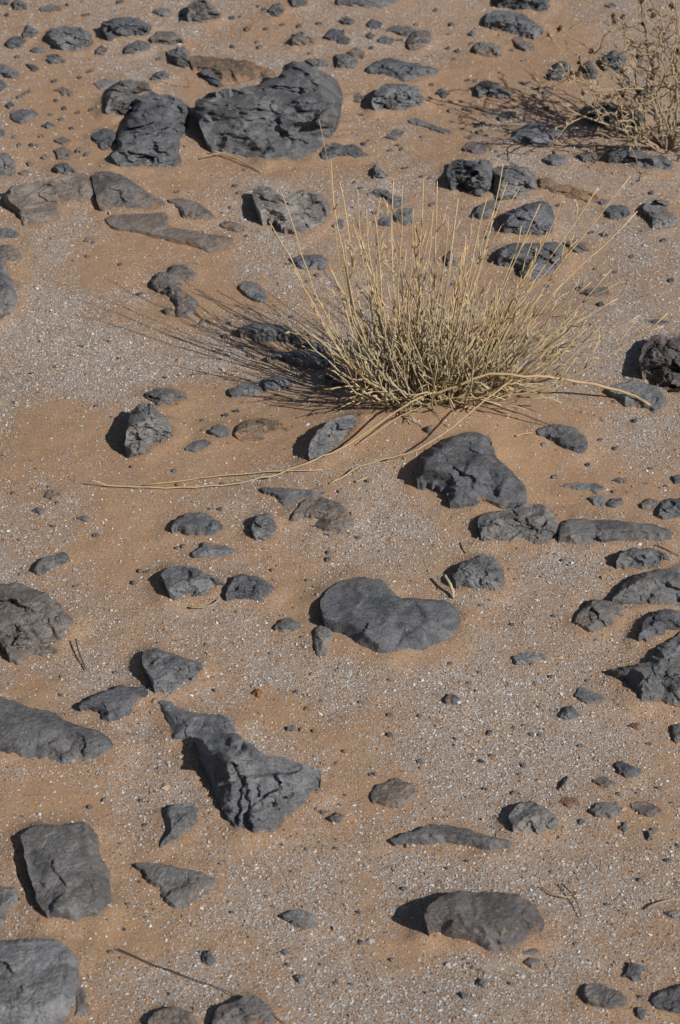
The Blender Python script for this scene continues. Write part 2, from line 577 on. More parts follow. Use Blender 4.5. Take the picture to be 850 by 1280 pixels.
rock(1, "112,90 130,72 160,66 205,70 228,82 230,110 215,130 180,138 155,128 135,112", 15, 'g', "squat grey rock alone near the top left corner", 'cornerrock', sh=5)
rock(1, "252,58 275,48 320,42 355,50 380,62 375,90 350,100 325,108 285,100 258,82", 19, 'd', "dark blocky rock leading the row of rocks at the top left", 'rowhead', sh=12)
rock(1, "312,118 345,100 380,108 370,125 335,138 312,135", 8, 'd')
rock(1, "370,95 395,78 430,78 458,95 455,115 430,120 405,118 380,106", 8, 'b')
rock(1, "418,128 445,118 470,128 478,155 465,172 440,160 425,145", 10, 'd')
rock(1, "470,140 510,140 560,145 620,155 680,175 695,195 640,206 600,222 555,222 545,200 520,180 485,175", 8, 't',
     "low sandy brown ledge sloping behind the largest boulder", 'ledge', steep=0.4)
rock(1, "495,180 515,171 540,185 555,205 555,222 540,215 515,197", 7, 'd')
rock(1, "378,195 390,180 410,176 428,190 420,203 395,204", 7, 'd')
rock(1, "116,148 125,136 145,135 165,152 150,164 130,160", 5, 'd')
rock(1, "25,288 50,275 85,275 100,288 75,300 55,312 40,305", 4, 'g')
rock(1, "15,108 25,95 50,90 65,100 50,118 30,123", 7, 'd')
rock(1, "55,85 68,62 85,70 98,82 80,96 60,95", 7, 'g')
rock(1, "98,20 120,12 150,15 152,28 130,32 105,28", 4, 'g')
rock(1, "74,125 90,117 115,120 118,132 95,136", 3, 'g')
rock(1, "-10,160 20,165 45,178 52,192 35,197 10,190 -10,185", 5, 'g')
rock(1, "470,12 485,2 515,0 540,18 554,38 545,55 515,62 490,50 470,40", 14, 'b', "brownish rounded rock near the top edge with shadow on its left", 'brownrock', sh=14)
rock(1, "383,28 400,20 425,25 432,40 415,45 395,38", 3, 'g')
rock(1, "670,25 685,10 700,8 710,25 705,40 685,45", 7, 'd')
rock(1, "722,-4 770,-4 765,15 745,22 730,15", 6, 'd')
rock(1, "728,98 740,82 760,80 782,95 785,112 760,117 735,112", 9, 'b')
rock(1, "812,90 830,72 860,75 862,100 835,105", 5, 'g')
rock(1, "765,150 800,147 825,158 820,168 785,165", 3, 'g')
rock(1, "237,125 255,112 268,125 258,138 240,136", 3, 'b')
rock(1, "30,5 45,-2 65,10 68,22 50,25 35,20", 5, 'd')
rock(1, "65,160 85,162 98,172 85,178", 3, 'd')
rock(1, "135,225 155,218 180,228 185,240 160,238", 2, 'b')
rock(1, "-8,195 8,200 15,213 5,225 -8,225", 5, 'd')
rock(1, "15,262 25,252 35,262 25,272", 3, 'g')
rock(1, "105,313 120,305 138,315 120,322", 3, 'd')
rock(1, "135,350 155,340 180,352 160,362", 2, 'b')
rock(1, "135,375 160,365 185,385 170,398 145,395", 2, 'b')
rock(1, "-12,380 20,382 38,405 38,430 15,442 -12,444", 9, 'p')
rock(1, "235,208 260,197 290,203 285,215 250,222", 2, 'g')
rock(1, "800,385 815,365 835,357 862,365 890,362 905,375 895,388 855,392 830,397 805,400", 6, 'd')
rock(1, "45,432 60,425 78,433 60,438", 2, 'b')
rock(1, "-6,322 12,325 10,340 -6,342", 3, 'd')
rock(1, "-4,-4 25,-4 20,10 -4,10", 4, 'g')
# ---- left, middle distance
rock(1, "4,494 28,468 78,458 130,450 184,430 212,432 226,456 238,500 240,512 204,516 176,512 140,516 152,548 104,556 60,562 44,528 16,508", 20, 'b', "long low grey brown rock at the left edge with dark broken left end", 'longleft', steep=0.45, back=0.85, sh=5, tilt=(-0.35, 0.0), rough=0.6)
rock(3, "135,20 150,5 175,12 190,30 165,36 145,32", 7, 'd')
rock(1, "228,440 244,428 276,430 304,438 338,458 374,484 410,506 414,524 376,530 338,528 300,526 262,524 248,516 236,476", 16, 'b', "smooth brown grey slab tapering to the right, dark notch on its left", 'taper', steep=0.42, back=0.85, sh=14, tilt=(-0.5, 0.0), rough=0.55)
rock(1, "260,546 282,536 332,536 380,532 416,530 424,566 460,574 494,580 540,588 586,596 580,618 544,628 522,630 504,620 450,608 396,594 332,580 282,572", 5, 'b', "long thin slab of rock nearly flush with the sand below the tapering slab", 'flush', steep=0.35, sh=2, rough=0.5)

rock(3, "415,100 440,98 480,100 510,115 540,140 520,148 480,145 455,142 450,120", 6, 'b')
rock(3, "550,160 560,150 590,155 620,170 615,180 575,178", 4, 'b')
rock(3, "630,75 645,65 675,70 695,85 718,97 735,80 755,75 800,85 822,105 825,135 810,160 780,170 755,178 735,182 710,172 690,150 665,145 645,120 632,95", 25, 'p',
     "saddle shaped pale grey rock with two humps below the largest boulder", 'saddle', steep=0.55, back=0.8, sh=26, rough=0.7)
rock(3, "722,245 745,240 800,235 822,250 815,265 770,275 740,265", 7, 'g')
rock(3, "375,300 395,282 425,278 430,262 460,262 490,285 485,300 455,305 445,322 478,338 495,360 490,390 460,400 440,395 440,360 425,335 395,325 378,318", 9, 'b',
     "crooked crumbly brown rock in bare orange sand left of the grass tuft", 'crumbly')
rock(3, "405,375 420,368 435,380 420,388", 4, 'd')
rock(3, "-25,250 5,248 18,262 25,290 38,320 42,350 30,380 10,400 -10,408 -40,395 -50,330", 14, 'g', "smooth grey rock cut off by the left edge beside gravel", 'edgerock')
rock(3, "-10,215 20,210 45,225 55,240 40,252 10,250 -10,252", 4, 'b')
rock(3, "-10,172 30,172 48,185 40,195 10,197 -10,198", 5, 'g')
rock(3, "595,315 620,300 645,310 668,340 660,358 635,350 610,335", 4, 'g')
rock(1, "740,860 780,856 834,874 808,882 754,874", 8, 'd')
rock(3, "828,165 840,150 858,150 858,170 838,172", 4, 'd')
# ---- grass tuft's shadow and what stands left of it
rock(5, "330,225 345,212 375,207 390,222 410,240 430,270 435,300 415,308 385,322 355,340 322,342 312,312 318,268", 30, 'p',
     "upright pale block with a split face and long black shadow", 'upright', steep=0.85, back=0.9, tilt=(-0.1, 0.1), sh=38)
rock(5, "362,185 385,173 430,173 465,182 472,205 440,210 425,222 400,218 380,205", 9, 'b')
rock(5, "585,290 595,265 620,248 660,243 700,255 720,275 705,290 650,298 605,305", 9, 't', "rounded tan sandstone lump in bare sand left below the grass tuft", 'tanlump', steep=0.45)
rock(5, "520,275 545,262 575,272 580,290 550,295 530,290", 5, 'g')
rock(5, "462,322 485,305 515,298 530,308 510,325 490,330", 5, 'g')
rock(5, "770,345 775,310 795,275 820,255 850,240 880,235 905,245 905,270 880,300 845,325 800,345 780,350", 17, 'p',
     "tilted grey slab crossed by a fallen stalk at the foot of the tuft", 'tilted', steep=0.7, sh=18)
rock(1, "594,824 614,812 670,808 710,814 740,834 754,854 714,860 684,854 640,852 610,842", 12, 'd', None, None, sh=8)
rock(1, "664,892 704,880 764,872 820,890 834,920 820,932 774,928 740,920 710,912 674,906", 12, 'd', None, None, sh=8)
rock(1, "572,976 614,954 640,960 660,974 644,990 614,994 584,992", 9, 'd', None, None, sh=8)
rock(1, "660,950 684,940 714,948 732,964 704,982 664,980", 10, 'g', None, None, sh=8)
rock(1, "810,940 836,930 856,940 872,966 850,974 824,960", 7, 'b', None, None, sh=8)
rock(5, "112,440 120,425 150,427 155,440 130,450", 2, 'b')
rock(7, "82,75 95,68 112,77 100,86", 3, 'g')
rock(7, "650,20 700,20 760,25 790,30 815,30 800,43 755,45 735,60 710,70 695,45 670,35", 4, 'g', None, None, steep=0.4)
rock(7, "722,95 740,70 765,48 800,40 835,55 862,65 885,105 885,125 860,138 830,130 800,125 780,115 790,97 755,110 730,108", 11, 'b',
     "low rough grey rock with a ragged left end below the fallen stalk", 'ragged')
# ---- centre left
rock(7, "428,120 440,95 475,82 520,85 550,105 560,125 545,138 500,140 460,135", 10, 'd', "dark oval rock lying directly above a smaller splinter rock", 'oval', sh=6)
rock(7, "632,110 645,88 670,80 690,100 692,125 680,145 660,157 640,145 630,130", 14, 'g', "egg shaped grey stone with black shadow right of the dark oval rock", 'egg', sh=13)
rock(7, "480,182 505,170 510,155 525,160 550,163 590,172 595,183 560,190 520,195 490,195", 6, 'g')
rock(7, "400,235 420,220 460,214 500,228 540,240 562,262 550,280 515,300 470,305 445,300 425,280 410,255", 18, 'g',
     "faceted grey rock with deep shadow beneath and pale straw at its foot", 'faceted', steep=0.8, sh=24)
rock(7, "565,298 568,265 580,245 605,233 640,240 685,262 680,285 660,305 620,300 590,302", 12, 'd', "dark jagged rock just right of the faceted grey rock", 'jagged', sh=12)
rock(7, "80,225 90,205 120,188 160,180 172,195 165,208 130,220 95,238", 7, 'd', "small dark wedge stone alone above the knobbly boulder", 'wedge')
rock(7, "-20,262 0,258 30,256 75,268 120,285 150,315 180,345 185,370 160,400 140,432 95,435 75,432 70,455 45,462 25,450 15,425 0,400 -30,380 -40,300", 26, 'b',
     "knobbly weathered brown grey boulder at the left edge", 'knobbly', steep=0.6, rough=1.25, sh=14)
rock(7, "183,352 200,348 207,358 195,368 185,365", 3, 'g')
rock(7, "686,368 700,348 725,345 750,355 757,375 735,380 700,378", 5, 'g')
rock(7, "782,370 800,362 825,368 835,395 820,415 810,440 795,440 785,415", 7, 'g', "small grey stone tucked at the left end of the heart shaped rock")
rock(7, "192,95 205,90 225,97 215,103", 2, 'g')
rock(9, "362,25 385,20 420,30 470,48 510,65 500,85 500,105 470,115 440,130 410,142 390,120 375,100 365,75 355,48", 13, 'g',
     "dark rock with pale tan streaks above the jagged wedge of rock", 'streaked', sh=20)
# ---- centre right
rock(8, "-50,302 -26,270 14,248 50,242 106,250 124,270 144,294 200,298 260,300 294,320 304,350 290,380 254,406 220,424 170,428 126,440 90,436 54,416 22,390 0,376 -26,366 -46,340", 19, 'd',
     "large flat heart shaped dark slab in the middle of the picture", 'heart', steep=0.75, tilt=(-0.05, -0.1), back=0.6, sh=18, rough=0.6)
rock(6, "190,375 200,345 225,320 270,295 310,283 345,280 370,290 385,320 390,345 420,370 445,395 465,420 467,450 440,455 400,460 355,445 340,455 310,458 275,460 268,430 240,415 215,405 195,405", 25, 'd',
     "large smooth dark hump of rock in bare sand below the grass tuft", 'hump', steep=0.62, back=0.6, sh=10, rough=0.8)
rock(8, "345,97 370,78 410,75 430,70 470,57 500,60 525,75 545,100 545,130 520,165 495,165 460,150 420,158 385,160 362,150 347,120", 20, 'g',
     "lumpy grey rock touching the long bar of rock on its right", 'lumpy', sh=14)
rock(8, "548,110 580,97 650,100 720,105 790,112 825,125 830,150 800,160 760,155 700,155 650,162 600,165 570,160 547,153", 13, 'd',
     "long horizontal bar of dark rock near the right edge", 'bar', steep=0.8, sh=9, rough=0.8)
rock(8, "285,240 295,215 325,200 360,187 390,198 412,225 412,265 385,285 345,275 315,275 292,262", 15, 'g',
     "domed grey stone with two dead twigs beside its shadow", 'domed', sh=12)
rock(8, "692,205 702,180 730,170 780,172 820,185 827,205 800,218 750,222 710,220", 11, 'g', "rough grey rock under the right end of the long bar", 'underbar', sh=18)
rock(8, "680,300 705,262 750,237 800,222 860,215 920,220 925,300 860,320 800,312 760,320 725,314 700,312", 20, 'd',
     "big dark rock cut by the right edge, layered on its left flank", 'rightbig', steep=0.6, sh=10, lslope=1.3)
rock(8, "583,355 600,325 625,300 650,297 690,305 712,325 700,345 670,370 640,385 605,378", 10, 'b', "dusty half buried rock left of the big rocks at the right edge", 'dusty')
rock(8, "744,395 760,350 790,325 850,325 890,340 890,385 830,385 800,400 765,413", 15, 'g', "dark rock wedged between two bigger ones at the right edge", 'wedged', sh=14)
rock(10, "672,72 700,75 740,60 770,55 800,15 830,0 860,-28 910,-20 910,165 845,165 800,150 745,155 730,125 715,100", 22, 'g',
     "large angular grey rock lowest of the pile at the right edge", 'pile', steep=0.65, sh=6, lslope=1.2)
rock(8, "432,440 460,432 500,432 515,445 500,458 440,460", 4, 'p')
rock(6, "548,415 590,405 640,408 658,420 645,435 610,425 565,420", 3, 'g')
rock(6, "622,445 650,438 668,450 660,465 635,462", 4, 'g')
rock(6, "668,455 680,445 705,445 710,460 690,470 672,468", 4, 'g')
rock(6, "682,400 700,393 710,402 698,408", 3, 'd')
rock(8, "750,58 775,45 800,52 795,70 770,75 755,72", 4, 'b')
rock(8, "790,85 800,55 830,45 870,45 880,80 840,95 805,100", 7, 'd')
rock(6, "488,272 530,262 580,265 610,285 622,305 610,330 575,325 540,310 505,295", 9, 'd', "small leaf shaped dark stone touched by a thin shadow right of the hump", 'leafstone', sh=6)
rock(6, "750,110 755,70 775,45 795,33 830,45 855,40 890,60 900,180 845,185 820,175 800,165 780,145 760,135", 30, 'x',
     "dark reddish grey pitted boulder at the right edge with shadow on its left", 'pitted', steep=0.8, rough=1.3, sh=28)
rock(6, "655,175 690,160 740,150 790,165 815,190 810,220 790,230 750,215 710,218 690,195", 7, 'p', "flat pale stone under the tip of the bent branch", 'undertip')
rock(6, "420,105 450,85 490,90 485,115 450,120", 6, 'p')
rock(6, "830,390 848,388 858,405 838,408", 3, 'g')
# ---- behind the grass tuft
rock(4, "268,30 280,5 300,-2 330,5 350,-3 372,0 385,40 380,82 360,95 335,88 300,70 275,55", 27, 'd', "black shadowed block, left half of the split rock behind the tuft", 'split', steep=0.8, sh=16, lslope=1.2, tilt=(0.5, 0.0))
rock(4, "378,5 395,15 440,10 475,25 490,45 492,70 470,90 430,100 395,102 382,85 387,40", 18, 'g', "sunlit grey right half of the split rock behind the tuft")
rock(4, "405,165 410,135 440,120 470,108 510,103 530,115 537,150 530,185 505,198 460,195 430,185 412,175", 22, 'g', "rounded grey rock seen behind the right tips of the tuft", 'roundback', sh=8, rough=0.7)
rock(4, "390,245 400,220 430,208 480,207 540,205 565,225 560,260 530,290 490,305 460,295 440,265 400,258", 17, 'g', "broad grey rock half hidden behind the straw of the tuft", 'hidden', sh=10, rough=0.8)
rock(4, "560,205 585,200 615,210 628,228 600,237 575,225", 6, 'b')
rock(4, "660,128 680,113 715,115 728,135 710,150 680,150", 7, 'd')
rock(4, "757,115 790,97 825,105 820,125 845,145 838,165 800,178 780,185 785,150 770,130", 8, 'g', "rough grey stone with a notched left side close to the right edge", 'notched', sh=7)
rock(4, "640,105 655,97 672,105 660,115", 3, 'd')
rock(4, "650,185 662,178 672,187 660,192", 3, 'd')
rock(4, "495,45 520,40 550,60 600,70 640,85 650,100 610,102 560,90 520,80 497,65", 5, 't', "thin brown ledge trailing right from the split rock", 'thinledge', steep=0.4)
rock(4, "68,85 90,72 115,75 140,90 165,95 165,115 135,120 110,100", 6, 'g')
rock(4, "130,135 150,120 180,122 190,160 160,162 140,150", 5, 'g')
rock(4, "82,160 110,140 130,145 130,165", 4, 'g')
rock(4, "80,20 90,10 110,30 125,45 105,52 85,40", 9, 'g')
rock(4, "328,140 340,115 380,100 400,105 395,130 360,150", 6, 'g')
rock(4, "595,330 630,318 670,320 675,340 640,345", 4, 'b')
rock(4, "645,358 655,353 662,362 652,367", 3, 'd')
rock(4, "262,240 280,225 292,260 270,267", 5, 'g')
rock(4, "770,402 798,398 825,405 800,410", 2, 'g')
# ---- upper right
rock(2, "-5,-6 145,-12 140,10 110,22 60,20 -5,12", 6, 'g', "flat grey rock cut by the top edge left of centre", 'topflat')
rock(2, "378,-16 520,-20 525,15 510,35 470,30 430,25 405,15", 12, 'd', "dark rock cut by the top edge just behind a tilted slab", 'topdark', sh=10)
rock(2, "360,50 370,30 395,24 450,35 490,55 510,75 490,95 455,88 415,75 380,68", 11, 'g', "smooth grey slab slanting down to the right near the top edge", 'topslab', sh=8)
rock(2, "62,175 85,155 125,145 160,155 210,165 250,175 240,187 200,190 170,210 135,195 115,187 80,185", 9, 'd', "ragged low dark rock behind the small square rock", 'topragged')
rock(2, "78,257 85,230 110,208 150,210 195,220 210,245 205,265 180,280 140,285 100,283 84,273", 21, 'g', "squarish grey rock with black shadow right of the largest boulder", 'square', steep=0.75, sh=22)
rock(2, "333,120 345,108 375,105 405,120 408,138 375,142 345,138", 7, 'b')
rock(2, "115,78 135,62 170,65 195,80 175,88 140,88", 4, 'g')
rock(2, "167,105 180,85 205,72 230,80 225,105 190,125 172,118", 7, 'b')
rock(2, "-10,137 20,135 45,150 35,170 10,172 -10,168", 6, 'd')
rock(2, "0,50 15,40 38,52 30,66 10,60", 4, 'd')
rock(2, "68,60 80,48 105,58 98,72 75,70", 4, 'd')
rock(2, "65,88 75,80 88,88 80,97", 4, 'd')
rock(2, "93,98 110,87 137,97 130,107 100,107", 3, 'g')
rock(2, "-8,95 10,90 28,98 20,110 -5,108", 3, 'g')
rock(2, "428,98 445,92 480,110 492,125 465,127 445,120", 4, 'b')
rock(2, "322,83 332,75 343,83 333,92", 3, 'd')
rock(2, "20,130 40,118 62,130 60,145 35,145", 3, 'b')
rock(2, "337,215 360,203 400,210 430,235 425,250 385,250 350,240", 9, 'd', "dark brown rock at the tip of the thorny bush's shadow", 'shadowtip', sh=8)
rock(2, "410,355 440,330 480,305 520,315 560,330 565,350 530,365 500,372 460,365", 9, 'g', "flat topped triangular rock left of the thorny bush", 'flattop')
rock(2, "507,398 530,385 570,390 565,412 535,415", 5, 'g')
rock(2, "598,388 615,378 640,385 650,400 615,403", 5, 'b')
rock(2, "305,372 320,355 370,352 385,375 350,392 325,385", 4, 'b')
rock(2, "312,342 340,335 350,343 330,348", 2, 'b')
rock(2, "168,300 190,295 230,312 280,330 275,340 230,325 190,312", 2, 'g')
rock(2, "110,342 140,322 162,330 140,352", 3, 'g')
rock(2, "0,362 30,360 50,375 75,390 40,395 0,387", 5, 'd')
rock(2, "240,232 255,220 272,235 262,244", 4, 'd')
rock(2, "650,150 680,125 710,130 718,155 700,178 665,175", 11, 'g', "grey rock seen through the pale branches of the thorny bush", 'thorngrey')
rock(2, "520,185 545,155 570,155 580,180 550,205 525,195", 9, 'd')
rock(2, "608,160 625,150 645,180 640,205 620,195", 9, 'd')
rock(1, "1458,282 1490,250 1534,258 1588,276 1616,300 1606,324 1570,332 1526,332 1498,316", 18, 'd', "black rock in the deep shade of the thorny bush", 'thornblack', sh=8)
rock(2, "393,292 410,278 440,280 430,298 405,303", 4, 'd')
rock(1, "1516,388 1544,368 1588,366 1610,386 1660,392 1682,406 1678,424 1632,426 1592,422 1566,406 1530,402", 10, 'd', "low dark rock in front of the thorny bush's foot", 'thornfoot', sh=5)
rock(2, "740,240 765,215 800,225 790,250 755,255", 5, 'b')
rock(2, "30,242 45,230 62,243 52,262 32,258", 4, 'b')
rock(2, "665,12 680,6 690,14 676,20", 2, 'g')
# ---- lower left
rock(9, "-25,140 0,140 40,155 80,170 130,180 180,210 240,225 275,245 290,270 270,290 210,300 155,312 110,308 60,300 0,285 -30,285", 15, 'd',
     "long dark slab running in from the left edge with rounded right end", 'slabin', steep=0.6, rough=0.8)
rock(9, "190,165 230,140 275,125 300,112 330,118 370,116 380,145 352,160 342,184 300,206 275,212 258,198 256,182 235,175 205,175", 11, 'd',
     "forked dark rock above the long slab at the left edge", 'forked', sh=9)
rock(9, "395,150 420,152 450,170 500,185 555,188 582,198 592,246 560,254 530,250 500,252 470,256 430,252 425,215 410,180", 13, 'g',
     "smooth grey wing of rock joined to the top of the jagged wedge", 'wing', steep=0.7, sh=5, lslope=1.1)
rock(9, "482,248 505,236 540,236 592,234 617,250 640,270 665,288 700,290 760,312 800,325 805,350 785,380 750,410 720,445 690,475 650,490 612,488 588,468 562,428 540,388 520,338 498,290", 48, 'g',
     "big jagged wedge of grey rock with a deep black left side, lower left of centre", 'jagwedge', steep=0.5, tilt=(-0.55, 0.1), back=0.8, rough=1.2, sh=8, lslope=2.3)
rock(9, "408,425 440,408 475,407 495,425 492,455 475,478 440,500 400,520 404,505 420,480 413,450", 10, 'g', "leaf shaped grey stone between the squarish slab and the jagged wedge", 'leaf')
rock(9, "818,445 840,432 862,440 850,458 825,455", 5, 'd')
rock(9, "795,430 806,425 818,431 808,438", 3, 'd')
rock(9, "632,132 645,122 658,132 648,142", 5, 'o', "small bright orange pebble on open gravel right of the streaked rock", None)
rock(9, "376,152 384,142 393,150 385,161", 4, 't')
rock(10, "422,440 440,412 470,402 510,415 545,440 550,470 500,490 450,487 430,468", 13, 'g', "rounded pale topped grey rock right of the narrow ridge rock", 'paletop', sh=20)
rock(10, "75,385 90,360 140,345 190,365 195,385 160,420 110,412 78,405", 4, 'b', "crumbly brown rock almost buried in sand below the heart shaped slab", 'buried')
rock(10, "688,310 705,303 755,325 745,340 715,348 695,335", 6, 'd')
rock(10, "632,350 660,342 693,358 680,372 650,368", 3, 'b')
rock(10, "550,190 560,170 580,165 602,190 585,200 560,198", 7, 'g')
rock(10, "620,425 650,405 690,408 710,432 680,442 640,440", 5, 'g')
rock(10, "725,412 760,403 800,420 815,438 770,442 740,430", 3, 'b')
rock(10, "550,372 560,350 575,340 585,365 570,378", 7, 'w', "pale cream pebble with a tiny dark shadow on gravel at the right", None)
rock(10, "547,405 560,392 590,395 600,410 570,418", 3, 'r', "flat reddish pebble just below the pale cream pebble", None)
rock(10, "583,140 600,120 640,132 665,145 650,158 615,158", 2, 'p')
rock(10, "258,148 275,132 300,145 295,160 265,160", 4, 'g')
rock(10, "722,215 740,205 760,215 745,225", 3, 'r')
rock(10, "830,215 850,208 866,220 866,250 840,258 832,240", 7, 'g')
# ---- bottom
rock(11, "52,8 90,-16 220,-24 244,10 250,60 274,100 276,220 250,234 170,226 120,210 98,180 78,120 62,60", 20, 'd',
     "thick squarish dark slab with an undercut shadowed left side at lower left", 'slab', steep=0.75, tilt=(0.1, -0.1), back=0.8, sh=26, rough=0.8)
rock(11, "-30,275 0,272 60,268 130,265 165,285 195,310 198,350 195,400 180,470 170,510 -40,510", 18, 'p', "big pale grey rock filling the bottom left corner", 'cornerbig', steep=0.5, rough=0.8)
rock(11, "192,395 205,388 218,405 215,425 230,435 225,460 185,465 188,430", 4, 'd')
rock(11, "330,80 370,78 410,82 450,88 500,100 545,120 530,140 490,170 460,195 430,190 405,165 400,140 370,125 355,100", 7, 'd',
     "flat triangular dark flake pointing down, right of the squarish slab", 'flake', steep=0.5)
rock(11, "705,207 730,195 770,197 792,215 790,235 765,248 735,235", 6, 'p', "small smooth pale grey stone alone on gravel below centre", 'smooth', sh=6)
rock(11, "505,315 510,297 525,295 540,325 525,335 508,328", 6, 'g')
rock(11, "372,470 390,445 430,435 470,445 490,465 500,500 375,500", 9, 'b', "brown grey stone cut by the bottom edge beside a larger pinkish one", 'botbrown', sh=16)
rock(11, "530,475 540,442 580,425 620,405 640,405 680,440 690,470 697,500 530,500", 15, 'b', "pinkish brown rock cut by the bottom edge with black shadow left", 'pinkish', sh=14)
rock(11, "-20,140 0,135 40,138 48,160 40,185 15,205 10,240 0,260 -25,260", 8, 'g', "narrow grey rock at the left edge between slab and corner rock", 'narrow')
rock(11, "222,237 235,234 243,247 225,248", 3, 'd')
rock(11, "735,362 750,355 763,368 750,377", 3, 'g')
rock(11, "703,298 712,292 722,299 712,306", 2, 'g')
rock(12, "210,200 230,175 265,155 300,148 380,150 440,155 475,175 500,200 510,230 500,260 470,280 440,300 400,302 370,300 345,285 300,270 260,265 235,250 215,225", 24, 'b',
     "loaf shaped grey brown rock with deep shadow at its left, bottom right", 'loaf', steep=0.75, back=0.5, sh=34, rough=0.8)
rock(12, "124,20 170,0 240,-20 310,-10 370,10 430,24 425,44 370,52 330,38 270,30 190,30 140,32", 10, 'd',
     "narrow dark ridge of rock above the loaf shaped rock", 'ridge', steep=0.8, sh=8)
rock(12, "458,325 475,314 495,316 500,330 480,342", 4, 'd')
rock(12, "440,300 480,291 505,296 495,308 460,311", 3, 'b')
rock(12, "600,400 615,380 650,378 690,395 720,415 715,435 680,445 640,440 615,430", 7, 'b', "dusty chipped stone below right of the loaf near the bottom edge", 'chipped')
rock(12, "775,420 800,400 850,380 890,378 890,450 840,456 790,445", 8, 'd', "dark rock in the bottom right corner cut by the edge", 'cornerdark')
rock(12, "715,335 725,322 765,340 750,352 755,370 730,372 705,360 715,350", 4, 'd')
rock(12, "740,440 755,437 768,450 755,472 740,460", 4, 'd')
rock(12, "340,380 355,365 370,378 365,390", 4, 'g')
rock(12, "298,405 310,397 320,410 308,417", 3, 'g')
rock(12, "805,200 840,195 868,205 860,222 825,215", 4, 'g')
rock(12, "765,-4 780,-4 782,20 770,20", 4, 'd')
rock(12, "45,275 53,269 60,276 50,281", 2, 'd')
rock(12, "122,318 134,313 142,320 130,325", 2, 'g')

# small loose pebbles: photo x, y, width
PEBBLES = [(612, 915, 8), (677, 918, 9), (665, 918, 7), (590, 943, 7), (602, 951, 7), (616, 944, 7), (726, 932, 7), (487, 893, 7), (487, 918, 7),
           (525, 895, 6), (545, 907, 5), (587, 853, 7), (488, 849, 5), (450, 877, 5), (431, 938, 5), (655, 957, 6), (605, 985, 6), (650, 967, 6),
           (525, 951, 8), (812, 929, 6), (825, 985, 8), (775, 992, 8), (780, 1035, 9), (817, 1037, 8), (371, 865, 8), (364, 910, 12), (393, 913, 7),
           (340, 1010, 6), (338, 816, 5), (384, 885, 6), (13, 925, 6), (28, 1020, 5), (176, 1000, 6), (40, 466, 5), (120, 507, 6), (253, 525, 5),
           (218, 588, 6), (222, 605, 7), (278, 604, 5), (72, 628, 6), (47, 637, 7), (67, 657, 6), (120, 668, 7), (24, 674, 5), (175, 714, 8), (168, 728, 9),
           (410, 698, 8), (347, 625, 5), (95, 732, 6), (330, 686, 5), (14, 55, 7), (62, 70, 6), (88, 118, 7), (100, 96, 6), (118, 175, 6), (75, 190, 7),
           (38, 205, 8), (98, 140, 7), (70, 125, 6), (205, 135, 8), (208, 92, 7), (230, 60, 7), (290, 22, 6), (310, 36, 8), (325, 58, 7), (300, 20, 5),
           (330, 12, 7), (195, 14, 8), (150, 2, 9), (85, 5, 6), (60, 40, 6), (18, 140, 9), (28, 118, 6), (90, 160, 7), (52, 170, 6), (268, 105, 6),
           (545, 12, 6), (565, 30, 7), (520, 30, 6), (500, 50, 7), (560, 60, 6), (590, 55, 7), (640, 62, 6), (655, 75, 7), (540, 105, 8), (585, 100, 6),
           (530, 170, 7), (455, 180, 8), (600, 165, 8), (620, 190, 6), (540, 255, 7), (760, 250, 8), (815, 240, 6), (740, 290, 6), (830, 300, 7), (790, 320, 6),
           (840, 350, 7), (770, 340, 6), (725, 360, 8), (708, 310, 6), (360, 330, 6), (300, 240, 7), (270, 300, 6), (150, 330, 5), (110, 320, 6), (460, 600, 5),
           (680, 555, 6), (720, 480, 6), (770, 560, 8), (780, 600, 9), (815, 585, 7), (735, 580, 6), (650, 600, 6), (690, 640, 7), (705, 700, 6), (640, 780, 6),
           (600, 840, 6), (690, 845, 7), (735, 850, 6), (745, 800, 8), (565, 870, 9), (520, 990, 7), (560, 1085, 6), (450, 1140, 6), (505, 1110, 6), (360, 1205, 7),
           (440, 1230, 6), (535, 1240, 7), (585, 1205, 6), (720, 1180, 7), (760, 1130, 8), (800, 1100, 6), (835, 1075, 7), (690, 1090, 6), (640, 1230, 8), (790, 1260, 7),
           (130, 1000, 6), (270, 1090, 7), (290, 1140, 6), (160, 1130, 6), (250, 1190, 5), (420, 1060, 6), (380, 990, 6), (200, 960, 7), (110, 955, 6), (175, 905, 6)]
rp = np.random.RandomState(77)
while len(PEBBLES) < 205:                      # the far ground is strewn with more of them
    q = (rp.uniform(0, 690), 235 * rp.rand() ** 0.9, rp.uniform(4.5, 8.5))
    if all(abs(q[0] - e["c"][0]) > e["bb"][0] * 0.55 + 5 or abs(q[1] - e["c"][1]) > e["bb"][1] * 0.55 + 5 for e in ROCKS):
        PEBBLES.append(q)
tries = 0
while len(PEBBLES) < 285 and tries < 5000:     # chips broken off and lying about the bigger rocks nearer by
    tries += 1
    e = ROCKS[rp.randint(len(ROCKS))]
    if e["px"] < 45:
        continue
    t = rp.uniform(0, 2 * math.pi)
    q = (e["c"][0] + math.cos(t) * (e["bb"][0] * 0.62 + rp.uniform(2, 16)), e["c"][1] + math.sin(t) * (e["bb"][1] * 0.66 + rp.uniform(2, 12)), rp.uniform(4, 8.5))
    if 235 < q[1] < 1270 and 5 < q[0] < 845 and all(abs(q[0] - g["c"][0]) > g["bb"][0] * 0.5 + 4 or abs(q[1] - g["c"][1]) > g["bb"][1] * 0.5 + 4 for g in ROCKS):
        PEBBLES.append(q)
